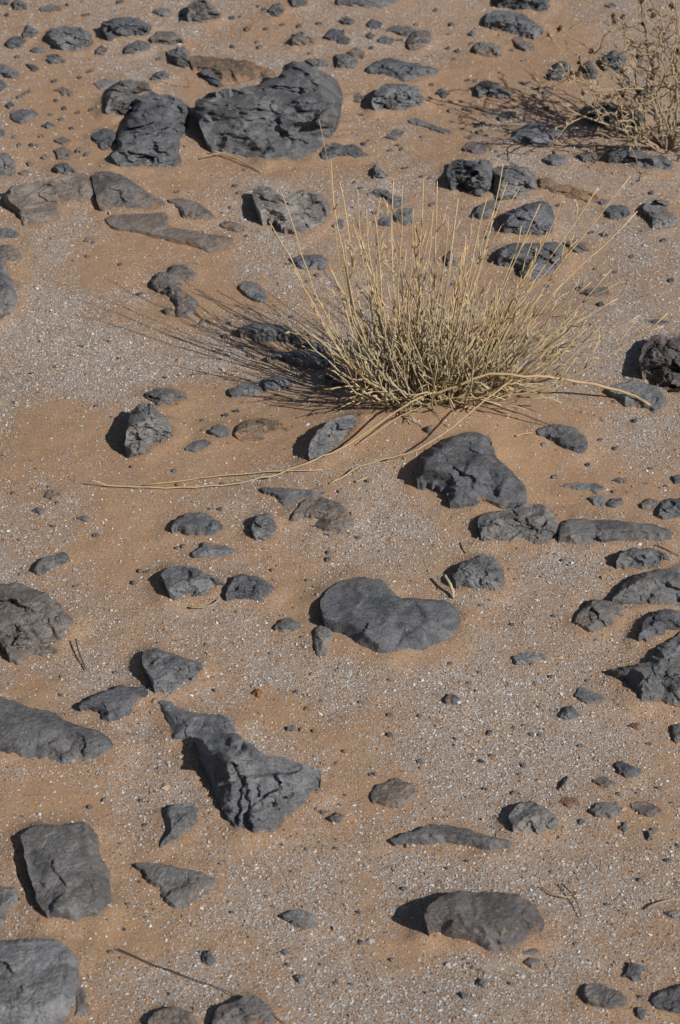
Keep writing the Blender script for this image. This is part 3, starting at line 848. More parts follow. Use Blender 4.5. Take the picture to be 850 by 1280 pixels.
for (px, py, w) in PEBBLES:
    k = rp.randint(4, 8)
    a = np.sort(rp.rand(k) * 2 * math.pi / k * 0.6 + np.arange(k) * 2 * math.pi / k)
    rr = w * rp.uniform(0.6, 1.3, k)
    asp = rp.uniform(0.5, 0.8)
    s = " ".join("%.1f,%.1f" % (px * 2 + q * math.cos(t), py * 2 + q * asp * math.sin(t)) for q, t in zip(rr, a))
    rock(1, s, w * rp.uniform(0.3, 0.55), rp.choice(['d', 'g', 'd', 'g', 'b', 'b']), "@tiny", None, name="pebble")


# ------------------------------------------------------------------ ground sheet
def axis(lo, hi, step, far):
    a = np.arange(lo, hi, step)
    out, s, p = [], step, a[-1]
    while p < far:
        s *= 1.22
        p += s
        out.append(p)
    inn, s, p = [], step, a[0]
    while p > -far:
        s *= 1.22
        p -= s
        inn.append(p)
    return np.concatenate([inn[::-1], a, out])


def seg_dist(P, G):
    a, b = G, np.roll(G, -1, 0)
    ab = b - a
    t = np.clip(((P[:, None] - a[None]) * ab[None]).sum(2) / ((ab ** 2).sum(1)[None] + 1e-12), 0, 1)
    dd = P[:, None] - (a[None] + t[..., None] * ab[None])
    return np.sqrt((dd ** 2).sum(2)).min(1)


xs, ys = axis(-1.15, 1.15, 0.005, 3000.0), axis(1.0, 4.9, 0.005, 3000.0)
GX, GY = np.meshgrid(xs, ys)
gz = base_height(GX, GY)
bank = np.zeros_like(gz)
near = np.zeros_like(gz)        # how close a rock is: sand banks up there and the gravel thins out
for r in ROCKS:
    if r["px"] < 20:
        continue
    m = 0.07
    i0, i1 = np.searchsorted(xs, [r["G"][:, 0].min() - m, r["G"][:, 0].max() + m])
    j0, j1 = np.searchsorted(ys, [r["G"][:, 1].min() - m, r["G"][:, 1].max() + m])
    if i1 <= i0 or j1 <= j0:
        continue
    sub = np.stack([GX[j0:j1, i0:i1].ravel(), GY[j0:j1, i0:i1].ravel()], -1)
    Gs = r["G"][:: max(1, len(r["G"]) // 60)]
    dd = seg_dist(sub, Gs).reshape(j1 - j0, i1 - i0)
    w = 0.009 + 0.09 * r["size"]
    bank[j0:j1, i0:i1] = np.maximum(bank[j0:j1, i0:i1], np.exp(-(dd / w) ** 2) * min(1, r["H"] / 0.022))
    near[j0:j1, i0:i1] = np.maximum(near[j0:j1, i0:i1], np.exp(-(dd / w) ** 2) * min(1, r["px"] / 60))
lump = fbm(GX / 0.06, GY / 0.06, 61, 3)
gz = gz + bank * (0.0040 + 0.0075 * lump)
gz = gz + 0.0010 * fbm(GX / 0.02, GY / 0.02, 77, 2) * np.exp(-np.maximum(np.abs(GX) - 2, 0)) * (GY < 8) * (GY > 0)

# where gravel lies thick (+) and where the sand is bare (-), in places read off the photograph
BARE = [(330, 212, 110, 18), (250, 130, 22, 55), (100, 150, 55, 70), (565, 130, 45, 35), (200, 320, 85, 40), (235, 385, 60, 30),
        (330, 545, 130, 50), (560, 540, 170, 40), (640, 525, 70, 40), (250, 525, 60, 40), (185, 590, 60, 18), (660, 600, 40, 30),
        (350, 890, 40, 30), (360, 770, 40, 60), (130, 700, 60, 40), (60, 1000, 70, 28), (425, 950, 40, 50), (210, 1175, 110, 22),
        (510, 900, 50, 30), (470, 1000, 28, 50), (465, 1090, 24, 50), (505, 1185, 40, 30), (620, 1180, 100, 14), (500, 822, 110, 16),
        (60, 540, 60, 50), (40, 160, 60, 60), (330, 30, 60, 40), (560, 190, 60, 30), (600, 100, 50, 40), (30, 330, 30, 40),
        (720, 620, 50, 30), (280, 370, 50, 25), (150, 640, 60, 30), (40, 860, 40, 20), (700, 60, 60, 40), (210, 230, 60, 20)]
THICK = [(300, 760, 70, 50), (440, 660, 60, 40), (70, 400, 60, 90), (170, 450, 110, 45), (330, 300, 50, 40), (450, 845, 90, 30),
         (110, 840, 80, 25), (610, 1110, 120, 50), (250, 1000, 60, 40), (350, 1140, 120, 60), (640, 930, 120, 80), (780, 400, 60, 90),
         (800, 540, 50, 40), (90, 660, 60, 40), (330, 830, 70, 40), (560, 1230, 150, 50), (360, 90, 50, 30), (590, 880, 80, 50),
         (740, 690, 60, 20), (500, 680, 60, 30), (480, 1050, 40, 60), (250, 1230, 80, 60), (620, 210, 60, 20), (470, 250, 40, 30)]


def gravel_mask(x, y):
    dx, dy = x, y
    # photo position of a ground point
    zc_ = dy * CP + CAM_H * SP
    ux = dx / zc_ / TANV * 640 + 425
    vy = 640 - (dy * SP - CAM_H * CP) / zc_ / TANV * 640
    wx = ux + 26 * fbm(x / 0.10, y / 0.10, 201, 3)
    wy = vy + 18 * fbm(x / 0.10, y / 0.10, 231, 3)
    ok = (zc_ > 0.5)
    m = 0.54 + 0.46 * fbm(x / 0.20, y / 0.26, 140, 5, 0.62) + 0.26 * fbm(x / 0.045, y / 0.05, 170, 3, 0.6)
    for (cx, cy, rx, ry) in BARE:
        m = m - 0.50 * np.exp(-(((wx - cx) / rx) ** 2 + ((wy - cy) / ry) ** 2)) * ok
    for (cx, cy, rx, ry) in THICK:
        m = m + 0.42 * np.exp(-(((wx - cx) / rx) ** 2 + ((wy - cy) / ry) ** 2)) * ok
    return np.clip(m, 0.03, 1)


gm = gravel_mask(GX, GY) * (1 - 0.45 * near)
ny, nx = GX.shape
idx = np.arange(nx * ny).reshape(ny, nx)
FQ = np.stack([idx[:-1, :-1].ravel(), idx[:-1, 1:].ravel(), idx[1:, 1:].ravel(), idx[1:, :-1].ravel()], -1)
ground = fast_mesh("ground", np.stack([GX.ravel(), GY.ravel(), gz.ravel()], -1), FQ, ground_mat(), True, {"gravel": gm.ravel()})
tag(ground, "orange desert sand with paler gravelly patches under all the rocks", "ground", None, "structure")


def sample_grid(A, x, y):
    i = np.clip(np.searchsorted(xs, x) - 1, 0, nx - 2)
    j = np.clip(np.searchsorted(ys, y) - 1, 0, ny - 2)
    fx = (x - xs[i]) / (xs[i + 1] - xs[i])
    fy = (y - ys[j]) / (ys[j + 1] - ys[j])
    return (A[j, i] * (1 - fx) + A[j, i + 1] * fx) * (1 - fy) + (A[j + 1, i] * (1 - fx) + A[j + 1, i + 1] * fx) * fy


def zat(x, y):
    return float(sample_grid(gz, np.array([x]), np.array([y]))[0])


# ------------------------------------------------------------------ gravel
NG = 1700000
gy_ = 1.12 + (4.55 - 1.12) * R.rand(NG)
gx_ = (R.rand(NG) * 2 - 1) * (0.30 + 0.20 * gy_ + 0.06)
acc = R.rand(NG) < (0.50 * sample_grid(gm, gx_, gy_) ** 1.5 + 0.05) * (0.30 + 0.20 * gy_ + 0.06) / 1.2 * 1.3
gx_, gy_ = gx_[acc], gy_[acc]
n = len(gx_)
size = np.clip(np.exp(R.normal(math.log(0.00089), 0.34, n)), 0.0005, 0.0040)
big = R.rand(n) < 0.007
size = np.where(big, size * R.uniform(1.6, 2.8, n), size)
octv = np.array([[1, 0, 0], [0, 1, 0], [-1, 0, 0], [0, -1, 0], [0.1, 0.1, 1], [0, 0, -1]], float)
octf = np.array([[0, 1, 4], [1, 2, 4], [2, 3, 4], [3, 0, 4], [1, 0, 5], [2, 1, 5], [3, 2, 5], [0, 3, 5]])
shp = octv[None] * (0.7 + 0.6 * R.rand(n, 6, 1)) + 0.25 * (R.rand(n, 6, 3) - 0.5)
shp = shp * (R.uniform(0.7, 1.3, (n, 1, 3)) * np.array([1.15, 1.15, 0.62]))
ang = R.rand(n) * 6.283
ca, sa = np.cos(ang)[:, None], np.sin(ang)[:, None]
vx = shp[..., 0] * ca - shp[..., 1] * sa
vy = shp[..., 0] * sa + shp[..., 1] * ca
tl = R.normal(0, 0.5, n)[:, None]
vx, vz = vx * np.cos(tl) - shp[..., 2] * np.sin(tl), vx * np.sin(tl) + shp[..., 2] * np.cos(tl)
GV = np.stack([vx, vy, vz], -1) * size[:, None, None]
GV += np.stack([gx_, gy_, sample_grid(gz, gx_, gy_) + 0.12 * size], -1)[:, None, :]
GF = (octf[None] + 6 * np.arange(n)[:, None, None]).reshape(-1, 3)
tone = np.where(big, R.rand(n) * 0.5, R.rand(n))
gravel = fast_mesh("gravel", GV.reshape(-1, 3), GF, gravel_mat(), False, {"tone": np.repeat(tone, 6)})
tag(gravel, "fine pale grey and tan gravel scattered thickly over the sand", "gravel", None, "stuff")

# ------------------------------------------------------------------ stems, stalks, twigs
class Tubes:
    def __init__(self):
        self.V, self.F, self.A, self.T = [], [], [], []

    def add(self, pts, r0, r1, tone=None, sides=5, a0=0.0, a1=1.0):
        P = np.asarray(pts, float)
        n = len(P)
        tone = random.random() if tone is None else tone
        T = np.gradient(P, axis=0)
        T /= np.linalg.norm(T, axis=1)[:, None] + 1e-12
        ref = np.array([0.31, 0.87, 0.38])
        base = len(self.V)
        for i in range(n):
            u = np.cross(T[i], ref)
            u /= np.linalg.norm(u) + 1e-12
            w = np.cross(T[i], u)
            f = i / (n - 1)
            r = r0 + (r1 - r0) * f
            r *= 1 + random.uniform(-0.16, 0.16)
            for k in range(sides):
                a = 2 * math.pi * k / sides
                self.V.append(P[i] + r * (math.cos(a) * u + math.sin(a) * w))
                self.A.append(a0 + (a1 - a0) * f)
                self.T.append(tone)
        for i in range(n - 1):
            for k in range(sides):
                a, b = base + i * sides + k, base + i * sides + (k + 1) % sides
                self.F.append((a, b, b + sides, a + sides))
        self.F.append(tuple(base + k for k in range(sides))[::-1])
        self.F.append(tuple(base + (n - 1) * sides + k for k in range(sides)))

    def blade(self, p, d, ln, w, tone):
        """a little curled leaf or husk"""
        d = np.asarray(d) / (np.linalg.norm(d) + 1e-9)
        s = np.cross(d, [0.2, -0.5, 0.84])
        s /= np.linalg.norm(s) + 1e-9
        up = np.cross(s, d)
        b = len(self.V)
        for (l, q, h) in ((0, 0, 0), (.35, 1, .25), (.4, 0, -.1), (.35, -1, .25), (1, 0, .35)):
            self.V.append(np.asarray(p) + d * l * ln + s * q * w + up * h * w * 2)
            self.A.append(0.6)
            self.T.append(tone)
        self.F += [(b, b + 1, b + 2), (b, b + 2, b + 3), (b + 1, b + 4, b + 2), (b + 2, b + 4, b + 3)]

    def build(self, name, mat, parent, loc=(0, 0, 0)):
        return mesh_obj(name, np.array(self.V) - np.asarray(loc), self.F, mat, True, parent, {"along": self.A, "tone": self.T})


def smooth_path(P, n):
    P = np.asarray(P, float)
    s = np.concatenate([[0], np.cumsum(np.linalg.norm(np.diff(P, axis=0), axis=1))])
    t = np.linspace(0, s[-1], n)
    out = np.stack([np.interp(t, s, P[:, i]) for i in range(3)], -1)
    for _ in range(2):
        out[1:-1] = (out[:-2] + 2 * out[1:-1] + out[2:]) / 4
    return out


def at_depth(px, py, y):
    d = ray(px, py)
    return d * (y / d[1]) + np.array([0, 0, CAM_H])


def at_height(px, py, h):
    p = on_ground(px, py)
    for _ in range(3):
        p = on_plane(px, py, np.asarray(zat(p[0], p[1]) + h))
    return p


def side_twigs(tb, P, n, lo, hi, length, r, mat_tone=None, spread=0.55, blades=0):
    for _ in range(n):
        f = random.uniform(lo, hi) * (len(P) - 1)
        i = min(int(f), len(P) - 2)
        p = P[i] + (P[i + 1] - P[i]) * (f - i)
        d = P[i + 1] - P[i]
        d = d / (np.linalg.norm(d) + 1e-9)
        v = np.array([random.gauss(0, 1), random.gauss(0, 1), random.gauss(0.1, 0.6)])
        v -= d * v.dot(d)
        v /= np.linalg.norm(v) + 1e-9
        ln = length * random.uniform(0.35, 1.1)
        dd = d * math.cos(spread) + v * math.sin(spread)
        q1 = p + dd * ln * 0.45
        q2 = q1 + (dd * 0.8 + d * 0.35 + np.array([0, 0, 0.15]) + 0.15 * v * random.uniform(-1, 1)) * ln * 0.5
        tb.add([p, q1, q2], r, r * 0.5, mat_tone, 4, 0.3, 0.8)
        for _b in range(blades):
            tb.blade(q2 if random.random() < 0.5 else q1, dd + 0.6 * v * random.uniform(-1, 1), random.uniform(0.006, 0.014), random.uniform(0.0006, 0.0013), random.random())


def wig(P, amp):
    P = np.array(P, float)
    n = len(P)
    w = np.zeros_like(P)
    for i in range(1, n):
        w[i] = w[i - 1] * 0.6 + np.array([random.gauss(0, amp), random.gauss(0, amp), random.gauss(0, amp * 0.5)])
    return P + w - np.linspace(0, 1, n)[:, None] * w[-1] * 0.5


tuft = bpy.data.objects.new("grass_tuft", None)
C.objects.link(tuft)
BZ = zat(BUSH[0], BUSH[1])
tloc = np.array([BUSH[0], BUSH[1], BZ])
tuft.location = tloc
tag(tuft, "big dry straw coloured tuft of grass with many upright stems, on a sand mound", "grass tuft")

stems = []          # (path, r0, r1, material)
# stems one can follow in the photograph: foot ... tip (photo pixels), and how far the tip leans back
LONG = [("470,492 440,400 422,320 417,220 408,180 398,150", -0.02), ("455,495 425,420 398,385 370,297 352,240", 0.02), ("450,497 418,425 398,398 362,318 336,276", 0.0),
        ("468,490 438,380 425,290 414,200", 0.04), ("475,490 446,370 432,280 424,225", 0.07), ("480,488 462,360 450,290 447,236", 0.03), ("490,490 470,370 468,300 476,246", 0.05),
        ("500,492 497,380 498,300 503,232", 0.02), ("505,488 492,360 490,290 492,222", 0.07), ("520,490 522,380 525,290 530,222", 0.04), ("528,492 540,380 544,300 547,226", 0.02),
        ("540,488 556,370 566,300 573,248", 0.05), ("550,490 580,370 596,300 609,248", 0.03), ("560,492 596,350 616,270 629,205", 0.05), ("560,495 588,360 602,310 618,262", 0.01),
        ("575,490 628,360 655,300 676,254", 0.03), ("585,492 648,360 684,295 706,244", 0.02), ("590,490 668,350 715,290 747,234", 0.04), ("600,492 690,340 745,280 788,220", 0.02),
        ("605,494 700,350 755,310 797,264", 0.05), ("605,496 680,420 735,395 771,373", -0.01), ("615,498 690,440 755,420 801,394", 0.0), ("590,494 650,380 690,330 722,300", 0.02),
        ("500,490 480,390 462,330 458,262", -0.01), ("515,493 510,400 512,330 517,262", -0.02), ("545,495 566,400 582,330 590,280", -0.02), ("485,494 450,410 436,350 430,300", -0.02),
        ("465,497 425,440 405,410 368,336", 0.03), ("600,497 662,430 700,385 738,352", -0.02), ("570,495 612,380 640,330 652,282", 0.0), ("530,494 548,390 556,330 562,270", 0.0),
        ("580,496 640,400 660,350 684,290", -0.03), ("495,494 476,380 474,320 470,270", 0.0), ("512,495 520,400 538,320 542,262", 0.05), ("480,497 440,420 428,370 412,330", 0.05)]
for s, lean in LONG:
    q = [tuple(map(float, a.split(","))) for a in s.split()]
    b = on_ground(*q[0])
    P = [np.array([b[0], b[1], zat(b[0], b[1]) - 0.006])]
    for i, (x, y) in enumerate(q[1:], 1):
        P.append(at_depth(x, y, b[1] + lean * i / (len(q) - 1)))
    thin = 0.55 if s.endswith('398,150') else 1
    stems.append((wig(smooth_path(P, 12), 0.0009), thin * random.uniform(0.0012, 0.0017), thin * 0.00060, M_STRAW, 2))
for i in range(172):
    b = random.uniform(-1, 1)
    f = random.gauss(0, 0.55)
    f = max(-1, min(1, f))
    bx, by = BUSH[0] + 0.004 + 0.064 * b, BUSH[1] + 0.030 * f * math.sqrt(1 - 0.8 * b * b)
    hgt = 0.250 * (1 - 0.36 * b * b) * (random.uniform(0.35, 1.05) if i < 66 else random.uniform(0.25, 0.70))
    lx = (0.185 * b + 0.022 + random.gauss(0, 0.075)) * (hgt / 0.22)
    ly = (0.085 * f + random.gauss(0, 0.05)) * (hgt / 0.22)
    z0 = zat(bx, by)
    k = random.uniform(0.85, 2.0)
    tt = np.linspace(0, 1, 9)
    P = np.stack([bx + lx * tt ** (1 / k), by + ly * tt ** (1 / k), z0 - 0.006 + hgt * tt], -1)
    low = i >= 66
    stems.append((wig(P, 0.0021), random.uniform(0.0011, 0.0021), random.uniform(0.0005, 0.0008), M_GREY if (low or random.random() < 0.38) else M_STRAW, 4 if not low else 2))
for i in range(46):                      # broken lower stems lying out sideways at the foot
    a = random.choice([random.uniform(-0.9, 0.35), random.uniform(-2.6, -0.4), random.uniform(2.8, 3.6)])
    bx, by = BUSH[0] + random.uniform(-0.07, 0.09), BUSH[1] + random.uniform(-0.03, 0.02)
    ln = random.uniform(0.05, 0.13)
    z0 = zat(bx, by)
    tt = np.linspace(0, 1, 7)
    rise = random.uniform(0.008, 0.055)
    X, Y = bx + math.cos(a) * ln * tt, by + math.sin(a) * ln * 0.55 * tt
    Zg = sample_grid(gz, X, Y)
    P = np.stack([X, Y, np.maximum(z0 + rise * np.sin(tt * 2.2), Zg + 0.002)], -1)
    stems.append((wig(P, 0.0016), random.uniform(0.0013, 0.0022), 0.0008, random.choice([M_GREY, M_STRAW, M_STALK]), 2))


def one_stem(tb, s):
    P, r0, r1, m, nt = s
    tone = random.random()
    tb.add(P, r0, r1, tone)
    grey = m is M_GREY
    side_twigs(tb, P, nt + random.randint(0, 2), 0.25, 0.85, 0.050 if nt > 2 else 0.034, 0.0009, tone, 0.62, 2 if grey else 1)


order = sorted(range(len(stems)), key=lambda i: -(len(LONG) > i) * 10 - np.linalg.norm(stems[i][0][-1] - stems[i][0][0]) * stems[i][1] / 0.0015)
for i in order[:96]:
    tb = Tubes()
    one_stem(tb, stems[i])
    tb.build("stem", stems[i][3], tuft, tloc)
for mat in (M_STRAW, M_GREY, M_STALK):
    tb = Tubes()
    for i in order[96:]:
        if stems[i][3] is mat:
            one_stem(tb, stems[i])
    if tb.V:
        o = tb.build("fine_stems", mat, tuft, tloc)
        o["kind"] = "stuff"


def px_path(s, hs, n=16):
    q = [tuple(map(float, a.split(","))) for a in s.split()]
    hs = np.interp(np.linspace(0, 1, len(q)), np.linspace(0, 1, len(hs)), hs)
    return smooth_path([at_height(x, y, h) for (x, y), h in zip(q, hs)], n)


def runner(name, s, hs, r0, r1, mat, parent, loc, n=26, twigs=0):
    tb = Tubes()
    P = px_path(s, hs, n)
    P = wig(P, min(0.0011, 0.0032 * float(np.linalg.norm(P[-1] - P[0]))))
    tb.add(P, r0, r1, random.random(), 6)
    side_twigs(tb, P, twigs, 0.2, 0.9, 0.03, 0.0008)
    return tb.build(name, mat, parent, loc)


o = runner("bent_branch", "540,494 575,480 600,470 625,466 645,470 670,470 705,474 735,480 770,487 795,495 812,506", [.035, .06, .072, .075, .062, .045, .028, .014, .010], 0.0018, 0.0019, M_STALK, tuft, tloc, 30, 3)
o["label"] = "thick bleached branch bent out to the right"
runner("trailing_stalk", "545,490 520,497 490,520 455,542 425,562 400,574 365,587 325,600 280,607 200,610 130,607 114,600", [.05, .05, .035, .022, .016, .012, .008, .006, .004, .003, .003, .016], 0.0013, 0.0009, M_STALK, tuft, tloc, 40)
runner("trailing_stalk", "645,470 625,485 600,505 580,522 555,542 527,560 510,567 475,575 445,585 425,597 412,604", [.062, .055, .045, .035, .026, .018, .014, .010, .007, .004, .003], 0.0012, 0.0009, M_STALK, tuft, tloc, 34)
runner("trailing_stalk", "600,500 630,510 660,520 692,533", [.03, .02, .012, .006], 0.0012, 0.0008, M_TWIG, tuft, tloc)  # thin dark tube following a dark line across the sand
runner("trailing_stalk", "560,498 535,505 500,520 470,540 448,556", [.03, .02, .012, .006], 0.0009, 0.0006, M_STALK, tuft, tloc)

LOOSE = [("dry_stalk", "180,606 240,599 300,593 350,589 403,587", [.004, .003, .005, .003], .0009, .0007, M_STALK, "straight straw stalk lying alongside the long trailing one left of the tuft", "stalk"),
         ("straw_piece", "445,602 452,599 459,597", [.003], .0013, .0011, M_STALK, "tiny flat straw scrap left of the dark hump of rock", "straw"),
         ("straw_piece", "645,545 655,542 665,541", [.003], .0011, .0009, M_STALK, "tiny straw scrap in bare sand above right of the dark hump of rock", "straw"),
         ("straw_piece", "238,759 255,759 266,756 274,749", [.004], .0015, .0012, M_PALE, "curved pale straw piece at the foot of the faceted grey rock", "straw"),
         ("dry_stalk", "265,188 280,192 305,203 327,215", [.012, .006, .004], .0015, .0012, M_STALK, "straw stalk slanting under the front of the largest boulder", "stalk"),
         ("dry_stalk", "250,198 265,193 280,190 300,195", [.004, .012, .008], .0011, .0009, M_PALE, "short pale stalk crossing the longer one before the largest boulder", "stalk"),
         ("dry_stalk", "237,109 235,100 232,84", [.0, .02, .05], .0011, .0007, M_STALK, "single straw stem standing left of the largest boulder's top", "grass stem"),
         ("dry_stalk", "147,1186 180,1202 225,1217 285,1240 345,1270 362,1284", [.004, .003, .004], .0006, .0005, M_TWIG, "long thin dry stalk lying across the gravel at bottom left", "stalk"),
         ("dry_twig", "677,1109 692,1118 706,1122 726,1119", [.003, .006, .004], .0009, .0006, M_STALK, "pale forked twig lying on gravel above right of the loaf rock", "twig"),
         ("dry_twig", "702,1105 714,1115 720,1126 727,1146", [.004, .008, .003], .0008, .0006, M_TWIG, "thin dark twig crossing the pale forked twig", "twig"),
         ("dry_twig", "808,1136 818,1130 830,1126 856,1123", [.003, .008, .003], .0010, .0007, M_PALE, "short pale twig at the right edge near the bottom", "twig"),
         ("straw_piece", "822,681 836,687 850,694", [.003], .0012, .0009, M_PALE, "pale straw piece at the right edge under the long bar of rock", "straw"),
         ("dry_twig", "585,691 590,682 598,672", [.003, .012, .022], .0011, .0008, M_STALK, "pale twig standing up between the lumpy rock and the domed stone", "twig"),
         ("dry_twig", "556,719 563,731 566,738 567,747", [.016, .012, .006, .003], .0020, .0018, M_GREY, "thick curved grey twig at the left of the domed stone", "twig"),
         ("dry_twig", "95,799 97,810 101,822 108,837", [.010, .006, .003], .0010, .0008, M_TWIG, "thin dark twig alone in sand right of the knobbly boulder", "twig"),
         ("dry_twig", "375,617 390,612 404,608", [.003], .0007, .0006, M_TWIG, "fine dark twig beside the end of the trailing stalk", "twig")]
for (nm, s, hs, r0, r1, m, lab, cat) in LOOSE:
    P0 = px_path(s, hs, 12)
    o = runner(nm, s, hs, r0, r1, m, None, P0[0], 14)
    o.location = P0[0]
    tag(o, lab, cat)

# ------------------------------------------------------------------ thorny bush, upper right
bush = bpy.data.objects.new("thorny_bush", None)
C.objects.link(bush)
sloc = np.array([SHRUB[0], SHRUB[1], zat(SHRUB[0], SHRUB[1])])
bush.location = sloc
tag(bush, "pale leafless thorny bush with zigzag branches and brown seed heads, at the upper right corner", "bush")
SY = SHRUB[1]
BR = [("829,184 790,165 750,152 715,142 700,128", -0.10), ("828,182 790,140 760,120 730,102 705,95", -0.02), ("830,183 800,150 765,130 740,95 722,78", 0.03), ("829,184 824,160 815,141 797,136 776,136 762,125", -0.03), ("829,184 822,150 811,110 776,111 748,111 723,125", -0.05), ("829,182 818,140 797,120 776,106 762,85 741,64 719,49 700,34", 0.02),
      ("832,184 838,150 839,116 825,99 811,71 804,35 800,-5", 0.03), ("835,184 846,140 848,100 838,60 815,20 802,2", 0.08), ("835,186 858,150 866,100 850,60 842,20 838,-20", 0.0),
      ("838,186 880,150 900,100 905,50 915,0", 0.04), ("838,188 890,165 930,130 960,90", 0.0), ("826,186 800,165 790,150 770,150 745,140", -0.08), ("832,182 826,120 800,90 785,60 778,20", -0.02),
      ("836,184 850,120 835,80 852,40 845,0", -0.04), ("826,184 808,150 800,110 780,90 770,60 768,25", 0.06), ("836,188 870,175 890,160 915,155", -0.07), ("834,184 840,130 858,80 870,40 880,-10", 0.06),
      ("830,184 815,120 812,80 830,45 826,5", 0.05), ("828,186 800,175 782,172", -0.06), ("832,186 840,160 818,125 832,90 818,60 828,25", -0.06)]
heads = 0


def seed_head(p, r, parent, loc):
    V, F = [], []
    nu, nv = 7, 5
    V.append((0, 0, -r))
    for j in range(1, nv):
        a = math.pi * j / nv
        for i in range(nu):
            b = 2 * math.pi * i / nu
            rr = r * random.uniform(0.5, 1.3)
            V.append((rr * math.sin(a) * math.cos(b), rr * math.sin(a) * math.sin(b), -rr * math.cos(a) * 0.9))
    V.append((0, 0, r))
    for i in range(nu):
        F.append((0, 1 + (i + 1) % nu, 1 + i))
        for j in range(nv - 2):
            a, b = 1 + j * nu + i, 1 + j * nu + (i + 1) % nu
            F.append((a, b, b + nu, a + nu))
        F.append((1 + (nv - 2) * nu + i, 1 + (nv - 2) * nu + (i + 1) % nu, len(V) - 1))
    base = len(V)
    for _ in range(14):                       # spiky husk tips
        d = np.array([random.gauss(0, 1) for _ in range(3)])
        d /= np.linalg.norm(d)
        s = np.cross(d, [0.3, 0.5, 0.8])
        s /= np.linalg.norm(s)
        b = len(V)
        for q in (d * r * .7 + s * r * .25, d * r * .7 - s * r * .25, d * r * random.uniform(1.4, 2.3)):
            V.append(tuple(q))
        F.append((b, b + 1, b + 2))
    return mesh_obj("seed_head", np.array(V) + np.asarray(p) - np.asarray(loc), F, M_SEED, False, parent)


WANT = [(699, 55), (757, 25), (758, 36), (782, 31), (735, 60), (737, 70), (686, 19), (817, 26), (836, 4), (792, 5), (794, 76), (813, 94), (727, 78), (777, 122), (845, 60), (770, 8), (712, 96), (806, 52)]
ends = []
for s, lean in BR:
    q = [tuple(map(float, a.split(","))) for a in s.split()]
    b = on_ground(*q[0])
    P = [np.array([b[0], b[1], zat(b[0], b[1]) - 0.006])]
    for i, (x, y) in enumerate(q[1:], 1):
        p = at_depth(x, y, b[1] + lean * i / (len(q) - 1))
        p[2] = max(p[2], zat(p[0], p[1]) + 0.006)
        P.append(p)
    tb = Tubes()
    Q = wig(smooth_path(P, 5 * len(P)), 0.0016)
    tb.add(Q, random.uniform(0.0020, 0.0030), 0.0010, None, 6)
    tips = [Q[-1]]
    for _ in range(random.randint(6, 10)):       # zigzag side branches
        i = random.randint(len(Q) // 4, len(Q) - 2)
        p = Q[i].copy()
        d = Q[i + 1] - Q[i]
        d /= np.linalg.norm(d) + 1e-9
        v = np.array([random.gauss(0, 1), random.gauss(0, 1), random.gauss(0.25, 0.7)])
        d = d * 0.5 + v / np.linalg.norm(v)
        path = [p]
        for k in range(random.randint(3, 5)):
            d = d / np.linalg.norm(d)
            p = p + d * random.uniform(0.010, 0.024)
            p[2] = max(p[2], 0.012)
            path.append(p)
            w = np.array([random.gauss(0, 1) for _ in range(3)])
            d = d + 0.65 * w / np.linalg.norm(w) + np.array([0, 0, 0.12])
        tb.add(path, 0.0012, 0.0006, None, 5)
        tips.append(path[-1])
        for p_ in path[1:]:
            for _ in range(2):
                w = np.array([random.gauss(0, 1) for _ in range(3)])
                if random.random() < 0.55:
                    tb.blade(p_, w, random.uniform(0.006, 0.013), random.uniform(0.001, 0.0022), random.random())
                else:
                    w /= np.linalg.norm(w)
                    tb.add([p_, p_ + w * random.uniform(0.006, 0.014)], 0.0008, 0.0003, None, 4)
    o = tb.build("branch", M_PALE, bush, sloc)
    ends.append((o, tips))
flat = [(o, t) for o, ts in ends for t in ts]


def to_photo(p):
    zc_ = p[1] * CP + (CAM_H - p[2]) * SP
    return p[0] / zc_ / TANV * 640 + 425, 640 - (p[1] * SP - (CAM_H - p[2]) * CP) / zc_ / TANV * 640


used = set()
for (x, y) in WANT:                               # a head on the twig end nearest to each one in the photograph
    best = min((i for i in range(len(flat)) if i not in used), key=lambda i: math.hypot(to_photo(flat[i][1])[0] - x, to_photo(flat[i][1])[1] - y))
    used.add(best)
    seed_head(flat[best][1], random.uniform(0.0032, 0.0055), flat[best][0], sloc)
for i in range(len(flat)):
    if i not in used and random.random() < 0.13:
        seed_head(flat[i][1], random.uniform(0.003, 0.005), flat[i][0], sloc)


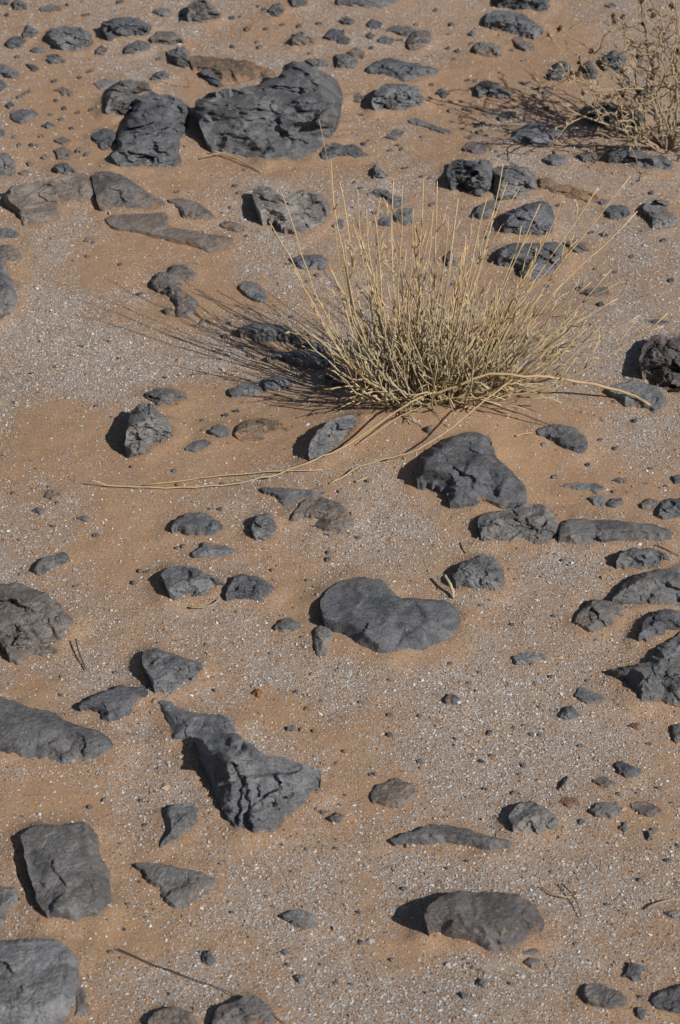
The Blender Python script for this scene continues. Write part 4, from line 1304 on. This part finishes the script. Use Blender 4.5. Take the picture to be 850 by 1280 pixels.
# ------------------------------------------------------------------ names for the rocks that have no words of their own
PHRASE = {'big': "the largest boulder", 'outcrop': "the broad rough outcrop", 'cornerrock': "the squat top left rock", 'rowhead': "the blocky top left rock", 'ledge': "the sandy brown ledge",
          'brownrock': "the brownish rounded rock", 'longleft': "the long left rock", 'taper': "the tapering slab", 'flush': "the flush thin slab", 'saddle': "the saddle shaped rock",
          'crumbly': "the crooked crumbly rock", 'edgerock': "the smooth left edge rock", 'upright': "the upright split block", 'tanlump': "the tan sandstone lump", 'tilted': "the stalk crossed slab",
          'ragged': "the low ragged rock", 'oval': "the dark oval rock", 'egg': "the egg shaped stone", 'faceted': "the faceted grey rock", 'jagged': "the dark jagged rock", 'knobbly': "the knobbly boulder",
          'streaked': "the tan streaked rock", 'heart': "the heart shaped slab", 'hump': "the dark hump", 'lumpy': "the lumpy grey rock", 'bar': "the long bar of rock", 'domed': "the domed stone",
          'underbar': "the under-bar rock", 'rightbig': "the layered right edge rock", 'dusty': "the dusty half buried rock", 'pile': "the angular right edge rock", 'leafstone': "the leaf shaped dark stone",
          'pitted': "the dark pitted boulder", 'split': "the split rock", 'roundback': "the rounded rock", 'hidden': "the broad straw-hidden rock", 'notched': "the notched stone",
          'topflat': "the flat top edge rock", 'topslab': "the slanting top slab", 'topragged': "the ragged low rock", 'square': "the squarish rock", 'shadowtip': "the shadow tip rock",
          'flattop': "the triangular flat topped rock", 'thornblack': "the shaded black rock", 'thornfoot': "the thorny bush's front rock", 'slabin': "the long left edge slab", 'forked': "the forked dark rock",
          'wing': "the smooth wing of rock", 'jagwedge': "the big jagged wedge", 'leaf': "the leaf shaped grey stone", 'paletop': "the pale topped rock", 'slab': "the squarish dark slab",
          'cornerbig': "the bottom left corner rock", 'flake': "the triangular flake", 'smooth': "the smooth pale stone", 'loaf': "the loaf shaped rock", 'ridge': "the narrow ridge rock",
          'pinkish': "the pinkish bottom rock", 'chipped': "the dusty chipped stone", 'thorngrey': "the grey thorn rock", 'buried': "the crumbly buried rock"}
land = [(r["c"], r["bb"], PHRASE[r["key"]]) for r in ROCKS if r["key"] in PHRASE]
TONE = {'g': "grey", 'd': "dark", 'p': "pale grey", 'b': "brown grey", 't': "tan", 'o': "orange", 'r': "reddish", 'w': "cream"}
slots = {}
for r in ROCKS:
    o = r["o"]
    cat = {"boulder": "boulder", "rock": "rock", "stone": "stone", "pebble": "pebble"}[r["name"]]
    grp = {"boulder": None, "rock": "rocks scattered over the sand", "stone": "small stones scattered over the sand", "pebble": "tiny loose pebbles on the sand"}[cat]
    if r["label"] and r["label"] != "@tiny":
        tag(o, r["label"], cat, grp)
    elif r["label"] == "@tiny":
        tag(o, "tiny loose pebble lying by itself on the open sand and gravel", "pebble", "tiny loose pebbles on the sand")
    else:
        best = min(land, key=lambda q: math.hypot(max(abs(r["c"][0] - q[0][0]) - q[1][0] / 2, 0), max(abs(r["c"][1] - q[0][1]) - q[1][1] / 2, 0)) + 0.05 * math.hypot(*(r["c"] - q[0])))
        dx, dy = (r["c"] - best[0])
        horiz = "left" if dx < 0 else "right"
        vert = "above" if dy < 0 else "below"
        if abs(dx) > 2.2 * abs(dy):
            where = horiz + " of"
        elif abs(dy) > 2.2 * abs(dx):
            where = "directly " + vert
        else:
            where = vert + " and " + horiz + " of"
        shape = "elongated" if r["bb"][0] > 2.3 * r["bb"][1] else "rounded" if r["bb"][0] < 1.25 * r["bb"][1] else "flat" if r["h"] <= 4 else "chunky"
        sz = "" if r["px"] > 42 else "small " if r["px"] > 19 else "very small "
        slots.setdefault((f"{sz}{shape} {TONE[r['mat']]} {cat}", where, best[2]), []).append((math.hypot(dx, dy), r, cat, grp))
ORD = ["nearest", "second nearest", "third nearest", "fourth nearest", "fifth nearest"]
for (what, where, ph), mem in slots.items():
    mem.sort(key=lambda t: t[0])
    for i, (_, r, cat, grp) in enumerate(mem):
        what = what if len((what + where + ph).split()) < 13 else what.replace('very ', '')
        lab = f"{what} {where} {ph}" if len(mem) == 1 else f"{what} {where} {ph}, {ORD[i]}"
        tag(r["o"], lab, cat, grp)
